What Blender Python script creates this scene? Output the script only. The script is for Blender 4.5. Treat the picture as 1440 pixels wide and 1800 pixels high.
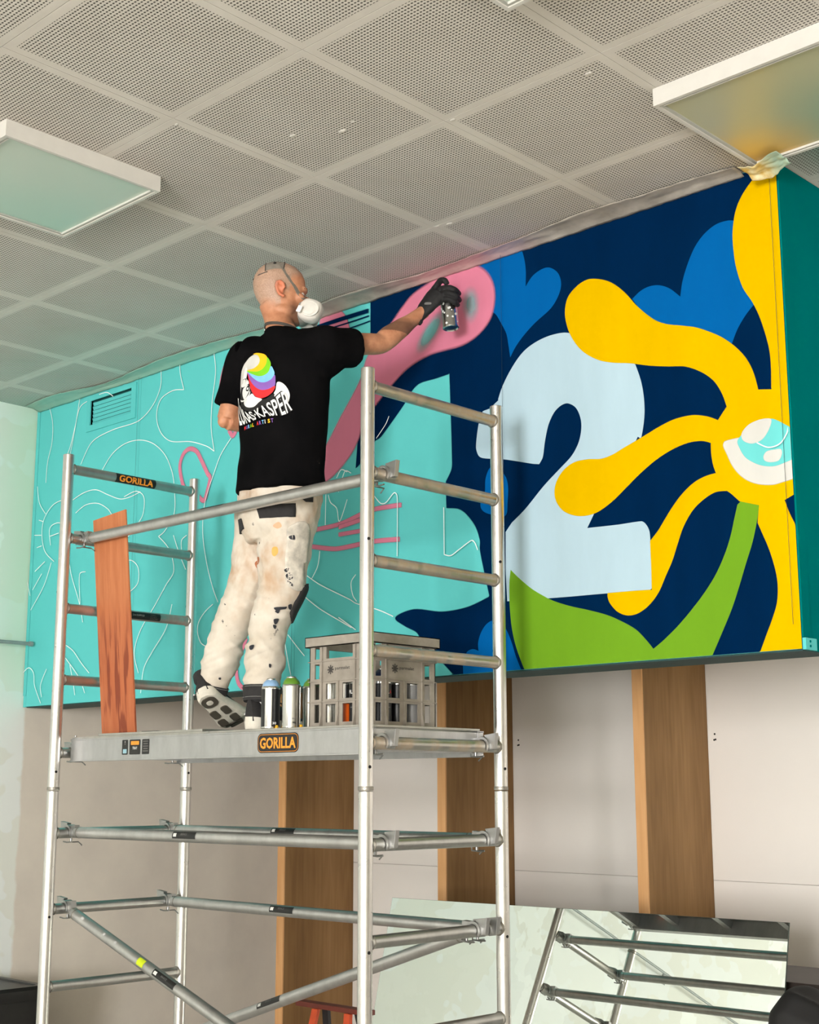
import bpy, bmesh, math, random
from math import pi, sin, cos, tan, radians, sqrt, atan2
from mathutils import Vector, Matrix, noise
from mathutils.bvhtree import BVHTree

for _o in list(bpy.data.objects):
    bpy.data.objects.remove(_o, do_unlink=True)
scene = bpy.context.scene
COL = scene.collection
random.seed(7)
V = Vector

# ------------------------------------------------------------------ camera
CAM_LOC = V((3.1714, -3.1239, 1.4498))
YAW, PITCH, ROLL, FPX = 0.7622, 0.1946, -0.0008, 2466.26
_d = V((-sin(YAW)*cos(PITCH), cos(YAW)*cos(PITCH), sin(PITCH)))
_r = V((cos(YAW), sin(YAW), 0.0)); _u = _r.cross(_d)
_r2 = _r*cos(ROLL) + _u*sin(ROLL); _u2 = _u*cos(ROLL) - _r*sin(ROLL)
_cd = bpy.data.cameras.new('camera'); _cd.sensor_fit = 'HORIZONTAL'; _cd.sensor_width = 36.0
_cd.lens = FPX*36.0/1440.0; _cd.clip_start = 0.05
cam = bpy.data.objects.new('camera', _cd); COL.objects.link(cam)
_m = Matrix((( _r2.x, _u2.x, -_d.x, CAM_LOC.x), (_r2.y, _u2.y, -_d.y, CAM_LOC.y), (_r2.z, _u2.z, -_d.z, CAM_LOC.z), (0,0,0,1)))
cam.matrix_world = _m
scene.camera = cam

# ------------------------------------------------------------------ sky, window light, exposure
world = bpy.data.worlds.new('sky'); scene.world = world; world.use_nodes = True
world.node_tree.nodes['Background'].inputs[0].default_value = (0.86, 0.93, 1.0, 1)
world.node_tree.nodes['Background'].inputs[1].default_value = 1.0
scene.view_settings.view_transform = 'Standard'; scene.view_settings.look = 'None'
scene.view_settings.gamma = 1.0; scene.view_settings.use_curve_mapping = False
scene.view_settings.exposure = -0.10

def window_light(name, loc, rot, sx, sy, power, col):
    l = bpy.data.lights.new(name, 'AREA'); l.shape = 'RECTANGLE'; l.size = sx; l.size_y = sy
    l.energy = power; l.color = col
    o = bpy.data.objects.new(name, l); COL.objects.link(o); o.location = loc; o.rotation_euler = rot
    return o
ROOM_L, ROOM_R, ROOM_B, ROOM_F = -3.605, 6.6, -10.0, 2.88
WINDOWS = [(-2.8, -0.2, 0.4, 2.6), (3.9, 6.0, 0.40, 2.90)]       # x0, x1, z0, z1 of the openings in the wall behind the camera
for _i, (_a, _b, _c, _e) in enumerate(WINDOWS):
    window_light('daylight', ((_a+_b)/2, ROOM_B-0.10, (_c+_e)/2), (radians(90), 0, 0), _b-_a, _e-_c, (110, 1330)[_i], (1.0, 0.985, 0.985))
# ------------------------------------------------------------------ helpers
def root_loc(o):
    p = V((0, 0, 0))
    while o is not None:
        p = p + o.location; o = o.parent
    return p
def link(o, parent=None):
    COL.objects.link(o)
    if parent is not None: o.parent = parent
    return o
def thing(name, loc, label, cat, group=None):
    o = bpy.data.objects.new(name, None); o.empty_display_size = 0.05; o.location = loc; COL.objects.link(o)
    return tag(o, label, cat, group)
def tag(o, label=None, cat=None, group=None, kind=None):
    if label: o['label'] = label
    if cat: o['category'] = cat
    if group: o['group'] = group
    if kind: o['kind'] = kind
    return o
def basis(d):
    d = V(d).normalized(); a = V((0, 0, 1)) if abs(d.z) < 0.95 else V((1, 0, 0))
    u = d.cross(a).normalized(); return u, d.cross(u).normalized(), d

class MB:
    def __init__(s): s.v = []; s.f = []
    def add(s, vs, fs):
        n = len(s.v); s.v += [V(p) for p in vs]; s.f += [tuple(i+n for i in f) for f in fs]; return s
    def box(s, x0, x1, y0, y1, z0, z1, M=None):
        p = [V((x, y, z)) for x in (x0, x1) for y in (y0, y1) for z in (z0, z1)]
        if M is not None: p = [M @ q for q in p]
        return s.add(p, [(0,1,3,2),(4,6,7,5),(0,4,5,1),(2,3,7,6),(0,2,6,4),(1,5,7,3)])
    def cbox(s, c, sx, sy, sz, M=None):
        return s.box(c[0]-sx/2, c[0]+sx/2, c[1]-sy/2, c[1]+sy/2, c[2]-sz/2, c[2]+sz/2, M)
    def tube(s, p0, p1, r, n=20, r1=None, cap=True):
        p0, p1 = V(p0), V(p1); r1 = r if r1 is None else r1
        u, w, d = basis(p1-p0)
        vs = [p0+(u*cos(2*pi*i/n)+w*sin(2*pi*i/n))*r for i in range(n)] + [p1+(u*cos(2*pi*i/n)+w*sin(2*pi*i/n))*r1 for i in range(n)]
        fs = [(i, (i+1) % n, n+(i+1) % n, n+i) for i in range(n)]
        if cap: fs += [tuple(range(n-1, -1, -1)), tuple(range(n, 2*n))]
        return s.add(vs, fs)
    def path(s, pts, r, n=10, cap=True):
        pts = [V(p) for p in pts]; rs = r if isinstance(r, (list, tuple)) else [r]*len(pts)
        vs = []; prev = None
        for i, p in enumerate(pts):
            d = (pts[min(i+1, len(pts)-1)]-pts[max(i-1, 0)]).normalized()
            if prev is None: u, w, _ = basis(d)
            else:
                u = (prev - d*prev.dot(d)).normalized(); w = d.cross(u)
            prev = u
            vs += [p+(u*cos(2*pi*k/n)+w*sin(2*pi*k/n))*rs[i] for k in range(n)]
        fs = [(i*n+k, i*n+(k+1) % n, (i+1)*n+(k+1) % n, (i+1)*n+k) for i in range(len(pts)-1) for k in range(n)]
        if cap: fs += [tuple(range(n-1, -1, -1)), tuple((len(pts)-1)*n+k for k in range(n))]
        return s.add(vs, fs)
    def rings(s, rings, cap=True):
        n = len(rings[0]); vs = [p for r in rings for p in r]; m = len(rings)
        fs = [(i*n+k, i*n+(k+1) % n, (i+1)*n+(k+1) % n, (i+1)*n+k) for i in range(m-1) for k in range(n)]
        if cap: fs += [tuple(range(n-1, -1, -1)), tuple((m-1)*n+k for k in range(n))]
        return s.add(vs, fs)
    def lathe(s, prof, o, axis=(0, 0, 1), n=24):
        u, w, d = basis(axis); o = V(o)
        return s.rings([[o+d*z+(u*cos(2*pi*k/n)+w*sin(2*pi*k/n))*max(r, 1e-4) for k in range(n)] for r, z in prof])
    def prism(s, poly, fn, t0, t1):
        """poly 2D -> fn(a,b,t) -> point, extruded from t0 to t1"""
        n = len(poly)
        vs = [fn(a, b, t0) for a, b in poly] + [fn(a, b, t1) for a, b in poly]
        return s.add(vs, [tuple(range(n-1, -1, -1)), tuple(range(n, 2*n))] + [(i, (i+1) % n, n+(i+1) % n, n+i) for i in range(n)])
    def ball(s, c, rx, ry=None, rz=None, M=None, n=14):
        ry = rx if ry is None else ry; rz = rx if rz is None else rz; c = V(c); R = []
        for i in range(n+1):
            t = -pi/2+pi*i/n; q = max(cos(t), 1e-3)
            R.append([V((rx*q*cos(2*pi*k/(2*n)), ry*q*sin(2*pi*k/(2*n)), rz*sin(t))) for k in range(2*n)])
        R = [[c+(M @ p if M is not None else p) for p in r] for r in R]
        return s.rings(R)
    def mesh(s, name='mesh'):
        me = bpy.data.meshes.new(name); me.from_pydata([tuple(p) for p in s.v], [], s.f); me.validate(); me.update(); return me
    def build(s, name, mat, parent=None, smooth=True, bevel=0, ang=40):
        L = root_loc(parent) if parent is not None else V((0, 0, 0))
        me = bpy.data.meshes.new(name)
        me.from_pydata([tuple(p-L) for p in s.v], [], s.f); me.validate(verbose=False)
        bm = bmesh.new(); bm.from_mesh(me); bmesh.ops.recalc_face_normals(bm, faces=bm.faces)
        if bevel: bmesh.ops.bevel(bm, geom=[e for e in bm.edges if len(e.link_faces) == 2 and e.calc_face_angle(0) > 0.6], offset=bevel, segments=2, profile=0.6, affect='EDGES')
        bm.to_mesh(me); bm.free()
        finish(me, smooth, ang)
        if mat is not None: me.materials.append(mat)
        return link(bpy.data.objects.new(name, me), parent)

def finish(me, smooth=True, ang=40):
    if smooth:
        me.polygons.foreach_set('use_smooth', [True]*len(me.polygons))
        bm = bmesh.new(); bm.from_mesh(me); lim = radians(ang)
        for e in bm.edges:
            if len(e.link_faces) == 2 and e.calc_face_angle(0) > lim: e.smooth = False
        bm.to_mesh(me); bm.free()
    me.update()
def obj_from(me, name, mat, parent=None):
    """mesh in world coordinates -> object under parent"""
    L = root_loc(parent) if parent is not None else V((0, 0, 0))
    if L.length > 0: me.transform(Matrix.Translation(-L))
    me.name = name
    if mat is not None:
        me.materials.clear(); me.materials.append(mat)
    return link(bpy.data.objects.new(name, me), parent)
def remeshed(mb, voxel, smooth=6, fac=0.5):
    o = bpy.data.objects.new('tmp', mb.mesh()); COL.objects.link(o)
    m = o.modifiers.new('r', 'REMESH'); m.mode = 'VOXEL'; m.voxel_size = voxel
    if smooth:
        k = o.modifiers.new('s', 'SMOOTH'); k.iterations = smooth; k.factor = fac
    dg = bpy.context.evaluated_depsgraph_get()
    me = bpy.data.meshes.new_from_object(o.evaluated_get(dg), depsgraph=dg)
    old = o.data; bpy.data.objects.remove(o); bpy.data.meshes.remove(old)
    me.polygons.foreach_set('use_smooth', [True]*len(me.polygons))
    return me
def bvh_of(me): return BVHTree.FromPolygons([v.co.copy() for v in me.vertices], [tuple(p.vertices) for p in me.polygons])
def catmull(pts, closed=True, seg=7):
    """points [x,y] or [x,y,1] (sharp corner)"""
    n = len(pts); out = []
    P = [V((p[0], p[1])) for p in pts]; C = [len(p) > 2 for p in pts]
    for i in range(n if closed else n-1):
        a, b = P[i], P[(i+1) % n]
        p0 = P[i-1] if (i > 0 or closed) else a; p3 = P[(i+2) % n] if (closed or i+2 < n) else b
        t1 = (b-p0)*0.5 if not C[i] else (b-a)*0.5
        t2 = (p3-a)*0.5 if not C[(i+1) % n] else (b-a)*0.5
        L = (b-a).length
        if t1.length > L: t1 = t1*(L/t1.length)
        if t2.length > L: t2 = t2*(L/t2.length)
        if C[i] and C[(i+1) % n]:
            out.append(a); continue
        for k in range(seg):
            t = k/seg
            out.append(a*(2*t**3-3*t*t+1)+t1*(t**3-2*t*t+t)+b*(-2*t**3+3*t*t)+t2*(t**3-t*t))
    if not closed: out.append(P[-1])
    return [(p.x, p.y) for p in out]
def text2d(s, size=1.0, offset=0.0, res=2, shear=0.0):
    """default-font lettering as a flat mesh: verts2d, faces, width"""
    c = bpy.data.curves.new('t', 'FONT'); c.body = s; c.size = size; c.offset = offset; c.resolution_u = res; c.shear = shear
    c.align_x = 'LEFT'; c.align_y = 'BOTTOM'
    o = bpy.data.objects.new('t', c); COL.objects.link(o)
    dg = bpy.context.evaluated_depsgraph_get(); dg.update()
    me = bpy.data.meshes.new_from_object(o.evaluated_get(dg), depsgraph=dg)
    vs = [(v.co.x, v.co.y) for v in me.vertices]; fs = [tuple(p.vertices) for p in me.polygons]
    bpy.data.objects.remove(o); bpy.data.curves.remove(c); bpy.data.meshes.remove(me)
    x0 = min(v[0] for v in vs); x1 = max(v[0] for v in vs); y0 = min(v[1] for v in vs); y1 = max(v[1] for v in vs)
    return [((x-x0)/(x1-x0), (y-y0)/(y1-y0)) for x, y in vs], fs, (x1-x0)/(y1-y0)
def lettering(name, s, fn, w, h, mat, parent, offset=0.0, shear=0.0, fine=False):
    """text stretched to a w x h rectangle centred on (0,0); fn(a,b)->point"""
    vs, fs, _ = text2d(s, 1.0, offset, 2, shear)
    if fine:                                                     # extra vertices so that letters follow a curved surface
        bm = bmesh.new(); bv = [bm.verts.new((a*w, c*h, 0)) for a, c in vs]
        for f in fs:
            try: bm.faces.new([bv[i] for i in f])
            except ValueError: pass
        for _ in range(4):
            bmesh.ops.triangulate(bm, faces=bm.faces[:])
            es = [e for e in bm.edges if e.calc_length() > .005]
            if es: bmesh.ops.subdivide_edges(bm, edges=es, cuts=1)
        bm.verts.index_update(); vs = [(v.co.x/w, v.co.y/h) for v in bm.verts]; fs = [tuple(v.index for v in f.verts) for f in bm.faces]; bm.free()
    b = MB(); b.add([fn((a-0.5)*w, (c-0.5)*h) for a, c in vs], fs)
    return b.build(name, mat, parent, smooth=False)
def rrect(w, h, r, n=5):
    out = []
    for cx, cy, a0 in ((w/2-r, h/2-r, 0), (-w/2+r, h/2-r, pi/2), (-w/2+r, -h/2+r, pi), (w/2-r, -h/2+r, 3*pi/2)):
        out += [(cx+r*cos(a0+pi/2*k/n), cy+r*sin(a0+pi/2*k/n)) for k in range(n+1)]
    return out

# ------------------------------------------------------------------ materials
def srgb(r, g, b):
    f = lambda c: (c/255/12.92) if c/255 <= 0.04045 else ((c/255+0.055)/1.055)**2.4
    return (f(r), f(g), f(b), 1)
class NT:
    def __init__(s, name):
        s.m = bpy.data.materials.new(name); s.m.use_nodes = True; s.t = s.m.node_tree; s.b = s.t.nodes['Principled BSDF']; s.out = s.t.nodes['Material Output']
    def n(s, k, **kw):
        x = s.t.nodes.new(k)
        for a, b in kw.items(): setattr(x, a, b)
        return x
    def l(s, a, b): s.t.links.new(a, b)
    def math(s, op, a, b=None, c=None, clamp=False):
        x = s.n('ShaderNodeMath', operation=op); x.use_clamp = clamp
        for i, q in enumerate((a, b, c)):
            if q is None: continue
            if isinstance(q, (int, float)): x.inputs[i].default_value = q
            else: s.l(q, x.inputs[i])
        return x.outputs[0]
    def coord(s, kind='Object'): return s.n('ShaderNodeTexCoord').outputs[kind]
    def pos(s): return s.n('ShaderNodeNewGeometry').outputs['Position']
    def noise(s, vec, scale, detail=3, rough=0.5):
        x = s.n('ShaderNodeTexNoise'); x.inputs['Scale'].default_value = scale; x.inputs['Detail'].default_value = detail; x.inputs['Roughness'].default_value = rough
        s.l(vec, x.inputs['Vector']); return x.outputs[0]
    def mapping(s, vec, scale=(1, 1, 1), loc=(0, 0, 0), rot=(0, 0, 0)):
        x = s.n('ShaderNodeMapping'); x.inputs['Scale'].default_value = scale; x.inputs['Location'].default_value = loc; x.inputs['Rotation'].default_value = rot
        s.l(vec, x.inputs['Vector']); return x.outputs[0]
    def ramp(s, fac, stops):
        x = s.n('ShaderNodeValToRGB'); e = x.color_ramp.elements
        while len(e) > 1: e.remove(e[-1])
        e[0].position, e[0].color = stops[0][0], stops[0][1]
        for p, c in stops[1:]:
            q = e.new(p); q.color = c
        s.l(fac, x.inputs[0]); return x.outputs[0]
    def mix(s, fac, a, b, blend='MIX'):
        x = s.n('ShaderNodeMix', data_type='RGBA', blend_type=blend)
        for i, q in ((0, fac), (6, a), (7, b)):
            if isinstance(q, (int, float)): x.inputs[i].default_value = q
            elif isinstance(q, tuple): x.inputs[i].default_value = q
            else: s.l(q, x.inputs[i])
        return x.outputs[2]
    def sep(s, vec):
        x = s.n('ShaderNodeSeparateXYZ'); s.l(vec, x.inputs[0]); return x.outputs
    def range(s, v, a, b, c=0.0, d=1.0):
        x = s.n('ShaderNodeMapRange'); x.inputs[1].default_value = a; x.inputs[2].default_value = b; x.inputs[3].default_value = c; x.inputs[4].default_value = d
        x.interpolation_type = 'SMOOTHSTEP'; s.l(v, x.inputs[0]); return x.outputs[0]
    def set(s, base=None, rough=None, metal=None, spec=None):
        for k, q in (('Base Color', base), ('Roughness', rough), ('Metallic', metal), ('Specular IOR Level', spec)):
            if q is None: continue
            if isinstance(q, (int, float, tuple)): s.b.inputs[k].default_value = q
            else: s.l(q, s.b.inputs[k])
        return s
    def bump(s, h, strength=0.2, dist=0.002):
        x = s.n('ShaderNodeBump'); x.inputs['Strength'].default_value = strength; x.inputs['Distance'].default_value = dist
        s.l(h, x.inputs['Height']); s.l(x.outputs[0], s.b.inputs['Normal']); return s
def M_plain(name, col, rough=0.5, metal=0.0, var=0.06, scale=25, bump=0.0, spec=0.5):
    t = NT(name); c = t.coord()
    nz = t.noise(c, scale, 4)
    dark = tuple(v*(1-var*2) for v in col[:3])+(1,); lite = tuple(min(1, v*(1+var)) for v in col[:3])+(1,)
    t.set(t.ramp(nz, [(0.25, dark), (0.75, lite)]), rough, metal, spec)
    if bump: t.bump(nz, bump, 0.003)
    return t.m
MAT = {}
def mat(k, *a, **kw):
    if k not in MAT: MAT[k] = M_plain(k, *a, **kw)
    return MAT[k]

# ================================================================== the room
ZC = 3.54                     # ceiling height
def wall_material(name, col, var, patch=None, overspray=False):
    t = NT(name); p = t.pos()
    nz = t.noise(p, 2.2, 5, 0.6)
    c = t.ramp(nz, [(0.3, tuple(v*(1-var) for v in col[:3])+(1,)), (0.7, col)])
    if patch:
        q = t.noise(t.mapping(p, (0.75, 0.75, 1.0), (3.1, 1.7, 0.4)), 1.35, 4, 0.62)
        c = t.mix(t.range(q, 0.495, 0.505), c, patch)
        q2 = t.noise(t.mapping(p, (1, 1, 0.8), (9.3, 4.2, 2.0)), 0.9, 5, 0.6)
        c = t.mix(t.math('MULTIPLY', t.range(q2, 0.56, 0.565), 0.6), c, tuple(v*1.1 for v in col[:3])+(1,))
    if overspray:
        x, y, z = t.sep(p)
        o = t.math('MULTIPLY', t.range(y, 0.55, 1.0), t.range(z, 1.7, 2.3))
        c = t.mix(t.math('MULTIPLY', o, 0.55), c, srgb(176, 214, 176))
        wob = t.math('ADD', y, t.math('MULTIPLY', t.math('SUBTRACT', t.noise(p, 7, 4), 0.5), 0.05))
        grey = t.ramp(t.noise(p, 2.5, 5, .6), [(0.3, srgb(214, 206, 194)), (0.7, srgb(228, 220, 206))])
        c = t.mix(t.range(wob, 0.955, 0.975), c, grey)
    t.set(c, 0.75, 0, 0.3).bump(t.noise(p, 60, 3), 0.06, 0.002)
    return t.m
m_wall_left = wall_material('painted_plaster', srgb(236, 241, 237), 0.04, srgb(229, 232, 223), True)
m_wall_white = wall_material('white_board', srgb(246, 240, 232), 0.03)
m_wall_room = wall_material('room_plaster', srgb(222, 220, 210), 0.05)
t = NT('concrete_floor'); p = t.pos()
t.set(t.ramp(t.noise(p, 3, 6, 0.6), [(0.3, srgb(200, 196, 188)), (0.7, srgb(222, 218, 210))]), 0.6); m_floor = t.m

def struct(name, mb, m, parent=None, **kw):
    o = mb.build(name, m, parent, smooth=False, **kw)
    if parent is None: o['kind'] = 'structure'
    return o
struct('floor', MB().box(ROOM_L-0.2, ROOM_R+0.2, ROOM_B-0.2, ROOM_F+0.2, -0.1, 0), m_floor)
b = MB().box(ROOM_L-0.12, ROOM_L, ROOM_B-.12, ROOM_F+0.1, 0, ZC+.02)
struct('wall_left', b, m_wall_left)
struct('wall_right', MB().box(ROOM_R, ROOM_R+.12, ROOM_B-.12, ROOM_F+.1, 0, ZC+.02), m_wall_room)
b = MB(); xa = ROOM_L-.12
for w0, w1, z0, z1 in WINDOWS+[(ROOM_R+.12, ROOM_R+.12, 0, 0)]:
    b.box(xa, w0, ROOM_B-.12, ROOM_B, 0, ZC+.02)
    if z1 > 0:
        b.box(w0, w1, ROOM_B-.12, ROOM_B, 0, z0); b.box(w0, w1, ROOM_B-.12, ROOM_B, z1, ZC+.02)
    xa = w1
struct('wall_rear', b, m_wall_room)
m_frame = mat('window_frame_paint', srgb(225, 225, 220), 0.4)
def window_frame(name, fn, w, h, div):
    f = MB()
    for a0, a1, c0, c1 in [(0, .05, 0, h), (w-.05, w, 0, h), (.05, w-.05, 0, .05), (.05, w-.05, h-.05, h)]+[(w*k/div-.02, w*k/div+.02, .05, h-.05) for k in range(1, div)]:
        f.add([fn(a, d, c) for a in (a0, a1) for d in (-.03, .03) for c in (c0, c1)], [(0,1,3,2),(4,6,7,5),(0,4,5,1),(2,3,7,6),(0,2,6,4),(1,5,7,3)])
    return struct(name, f, m_frame)
for i, (a, c, z0, z1) in enumerate(WINDOWS): window_frame('window_%d' % (i+1), lambda u, d, w, a=a, z0=z0: V((a+u, ROOM_B-.05+d, z0+w)), c-a, z1-z0, 3)

# ---- alcove under the mural: white boards between plywood fins on the far wall
FINS = [(-3.081, -3.026), (-1.837, -1.782), (-0.607, -0.554)]
FY = 2.33
MZ0, MZ1, MX0, MX1, MY = 1.881, 3.536, -3.600, 1.003, 0.95
wb = struct('wall_back', MB().box(ROOM_L-.1, ROOM_R+.1, ROOM_F+.02, ROOM_F+.12, 0, ZC), m_wall_white)
bays = [(ROOM_L+.001, FINS[0][0]), (FINS[0][1], FINS[1][0]), (FINS[1][1], FINS[2][0]), (FINS[2][1], 0.66), (0.663, 1.88), (1.883, 3.1), (3.103, 4.3)]
for x0, x1 in bays:
    for z0, z1 in ((0, 1.018), (1.021, ZC-.001)):
        MB().box(x0+.001, x1-.001, ROOM_F, ROOM_F+.021, z0, z1).build('wall_panel', m_wall_white, wb, smooth=False)
    for dx_, zz in ((.040, 1.708), (.036, 1.680), (.044, 1.682)):                                    # old screw holes
        if -2 < x0 < 0: MB().tube((x0+dx_, ROOM_F-.0006, zz), (x0+dx_, ROOM_F+.001, zz), .005, 8).build('screw_hole', mat('hole_dark', srgb(40, 36, 32), .9), wb)

def wood_material(name, c0, c1, c2):
    t = NT(name); o = t.coord()
    g = t.noise(t.mapping(o, (24, 9, 0.30)), 1.0, 4, 0.55)
    f = t.noise(t.mapping(o, (150, 60, 2.0)), 1.0, 4, 0.6)
    w = t.n('ShaderNodeTexWave'); w.wave_type = 'RINGS'; w.rings_direction = 'Y'; w.inputs['Scale'].default_value = 2.2; w.inputs['Distortion'].default_value = 9; w.inputs['Detail'].default_value = 3; w.inputs['Detail Scale'].default_value = 1.2
    t.l(t.mapping(o, (6, 7, 0.45)), w.inputs['Vector'])
    v = t.math('ADD', t.math('MULTIPLY', g, 0.72), t.math('ADD', t.math('MULTIPLY', f, 0.25), t.math('MULTIPLY', w.outputs[1], 0.07)))
    t.set(t.ramp(v, [(0.3, c0), (0.5, c1), (0.72, c2)]), 0.5, 0, 0.35).bump(f, 0.08, 0.001)
    return t.m
m_ply = wood_material('plywood', srgb(112, 80, 42), srgb(140, 104, 60), srgb(160, 122, 76))
m_lip = wood_material('pine_edge', srgb(206, 150, 96), srgb(222, 168, 112), srgb(232, 182, 128))
FIN_LABELS = ['plywood fin with pine front edge nearest the grey left wall', 'plywood fin with pine front edge behind the right end of the scaffold',
              'plywood fin with pine front edge above the mirror, right of the scaffold']
for (x0, x1), lab in zip(FINS, FIN_LABELS):
    o = thing('plywood_fin', (x0, FY, 0), lab, 'wood panel', 'plywood fins under the mural')
    MB().box(x0, x1, FY+.010, ROOM_F, 0, ZC-.001).build('panel', m_ply, o, smooth=False)
    MB().box(x0-.0008, x1+.0008, FY, FY+.010, 0, ZC-.001).build('front_edge', m_lip, o, smooth=False, bevel=.001)

# ---- ceiling of perforated acoustic tiles
t = NT('acoustic_tile'); o = t.coord(); px, py, pz = t.sep(o)
PITCH_H = 0.0122
def cell(v, k):
    a = t.math('FRACT', t.math('ADD', t.math('DIVIDE', v, PITCH_H), 100.0))
    return t.math('POWER', t.math('MULTIPLY', t.math('SUBTRACT', a, 0.5), k), 2.0)
rr = t.math('SQRT', t.math('ADD', cell(px, 0.72), cell(py, 1.1)))
hole = t.range(rr, 0.29, 0.20)
inner = t.math('MULTIPLY', t.math('LESS_THAN', t.math('ABSOLUTE', px), 0.2745), t.math('LESS_THAN', t.math('ABSOLUTE', py), 0.2745))
hole = t.math('MULTIPLY', hole, inner)
p = t.pos(); wx, wy, wz = t.sep(p)
base = t.ramp(t.noise(p, 3.0, 5, 0.6), [(0.3, srgb(204, 198, 188)), (0.7, srgb(214, 209, 200))])
near = t.range(wy, -0.2, 0.95)
cloud = t.range(t.noise(p, 1.6, 3), 0.25, 0.7)
left = t.math('MULTIPLY', t.math('MULTIPLY', near, t.range(wx, -1.2, -2.6)), cloud)
base = t.mix(t.math('MULTIPLY', left, 0.55), base, srgb(160, 206, 190))
pinkz = t.math('MULTIPLY', t.range(wy, 0.62, 0.95), t.math('MULTIPLY', t.range(wx, -1.3, -0.5), t.range(wx, 0.25, -0.25)))
base = t.mix(t.math('MULTIPLY', pinkz, 0.30), base, srgb(226, 170, 178))
rgt = t.math('MULTIPLY', t.range(wx, 0.95, 1.25), t.range(wy, 0.5, 0.95))
base = t.mix(t.math('MULTIPLY', rgt, 0.9), base, srgb(60, 130, 118))
t.set(t.mix(hole, base, srgb(74, 69, 62)), 0.8, 0, 0.25)
t.bump(t.math('SUBTRACT', t.math('MULTIPLY', t.noise(p, 45, 3), 0.15), hole), 0.5, 0.003)
m_tile = t.m
ceil = struct('ceiling', MB().box(ROOM_L-.12, ROOM_R+.12, ROOM_B-.12, ROOM_F+.1, ZC+.012, ZC+.1), mat('ceiling_backing', srgb(150, 146, 138), .9))
TX, TY, GX, GY = 0.610, 0.608, 0.386, -0.652
MB().box(ROOM_L, ROOM_R, ROOM_B, GY-7*TY, ZC, ZC+.013).build('plain_board', mat('ceiling_board', srgb(200, 195, 186), .9), ceil, smooth=False)
MB().box(GX+6*TX, ROOM_R, GY-7*TY, ROOM_F, ZC, ZC+.013).build('plain_board', mat('ceiling_board', srgb(200, 195, 186), .9), ceil, smooth=False)
tile_me = None
for i in range(-8, 6):
    for j in range(-7, 7):
        cx, cy = GX+TX*(i+.5), GY+TY*(j+.5)
        x0, x1 = max(cx-TX/2+.0008, ROOM_L), min(cx+TX/2-.0008, ROOM_R)
        yq0, yq1 = max(cy-TY/2+.0008, ROOM_B), min(cy+TY/2-.0008, ROOM_F)
        if x1-x0 < .02 or yq1-yq0 < .02: continue
        full = (x1-x0) > TX-.003 and (yq1-yq0) > TY-.003
        if full and tile_me is not None:
            q = bpy.data.objects.new('tile', tile_me); link(q, ceil); q.location = (cx, cy, ZC); continue
        bb = MB().box(x0-cx, x1-cx, yq0-cy, yq1-cy, 0, .013)
        q = bb.build('tile', m_tile, None, smooth=False, bevel=.0012); q.parent = ceil; q.location = (cx, cy, ZC)
        if full: tile_me = q.data
# dents and paint runs in the tiles
m_blob = mat('ceiling_filler', srgb(208, 203, 194), .7, var=.02)
for x, yv, s in ((q_[0], q_[1], q_[2]*.7) for q_ in ((0.1, -0.22, .014), (0.17, -0.24, .009), (-.16, .585, .013), (0.41, -.03, .010), (-.21, .57, .010), (-0.04, -0.31, .012), (-.25, -.62, .007), (.9, .03, .012))):
    MB().ball((x, yv, ZC), s*1.6, s, s*.35, n=8).build('filler_blob', m_blob, ceil)

# ---- crumpled masking film along the top of the mural
t = NT('masking_film'); p = t.pos(); wx, wy, wz = t.sep(p)
c = t.ramp(t.noise(p, 9, 5, .6), [(0.3, srgb(150, 142, 130)), (0.7, srgb(196, 188, 176))])
c = t.mix(t.math('MULTIPLY', t.range(wx, -1.0, -1.9), 0.75), c, srgb(140, 188, 168))
pk = t.math('MULTIPLY', t.range(wx, -0.9, -0.5), t.range(wx, 0.1, -0.25))
c = t.mix(t.math('MULTIPLY', pk, 0.5), c, srgb(196, 140, 146))
t.set(c, 0.32, 0, 0.5); m_film = t.m
b = MB(); nx, ny = 260, 9
def film(u, w):
    x = MX0+.02+(MX1-MX0-.14)*u; wid = .085+.03*noise.noise(V((x*2.3, 0, 5)))+.02*sin(x*5)
    yv = MY-.003-wid*w
    return V((x, yv, ZC-.0035-.006*abs(noise.noise(V((x*9, w*2.5, 0))))-.004*abs(noise.noise(V((x*40, w*6, 3))))-(.016*(1-w)**3)))
b.add([film(i/nx, j/ny) for i in range(nx+1) for j in range(ny+1)], [(i*(ny+1)+j, (i+1)*(ny+1)+j, (i+1)*(ny+1)+j+1, i*(ny+1)+j+1) for i in range(nx) for j in range(ny)])
fo = b.build('masking_film', m_film, None, ang=70)
tag(fo, 'grey crumpled masking film stuck along the ceiling edge above the mural', 'masking film')
md = fo.modifiers.new('thickness', 'SOLIDIFY'); md.thickness = .0006; md.offset = -1

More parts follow.
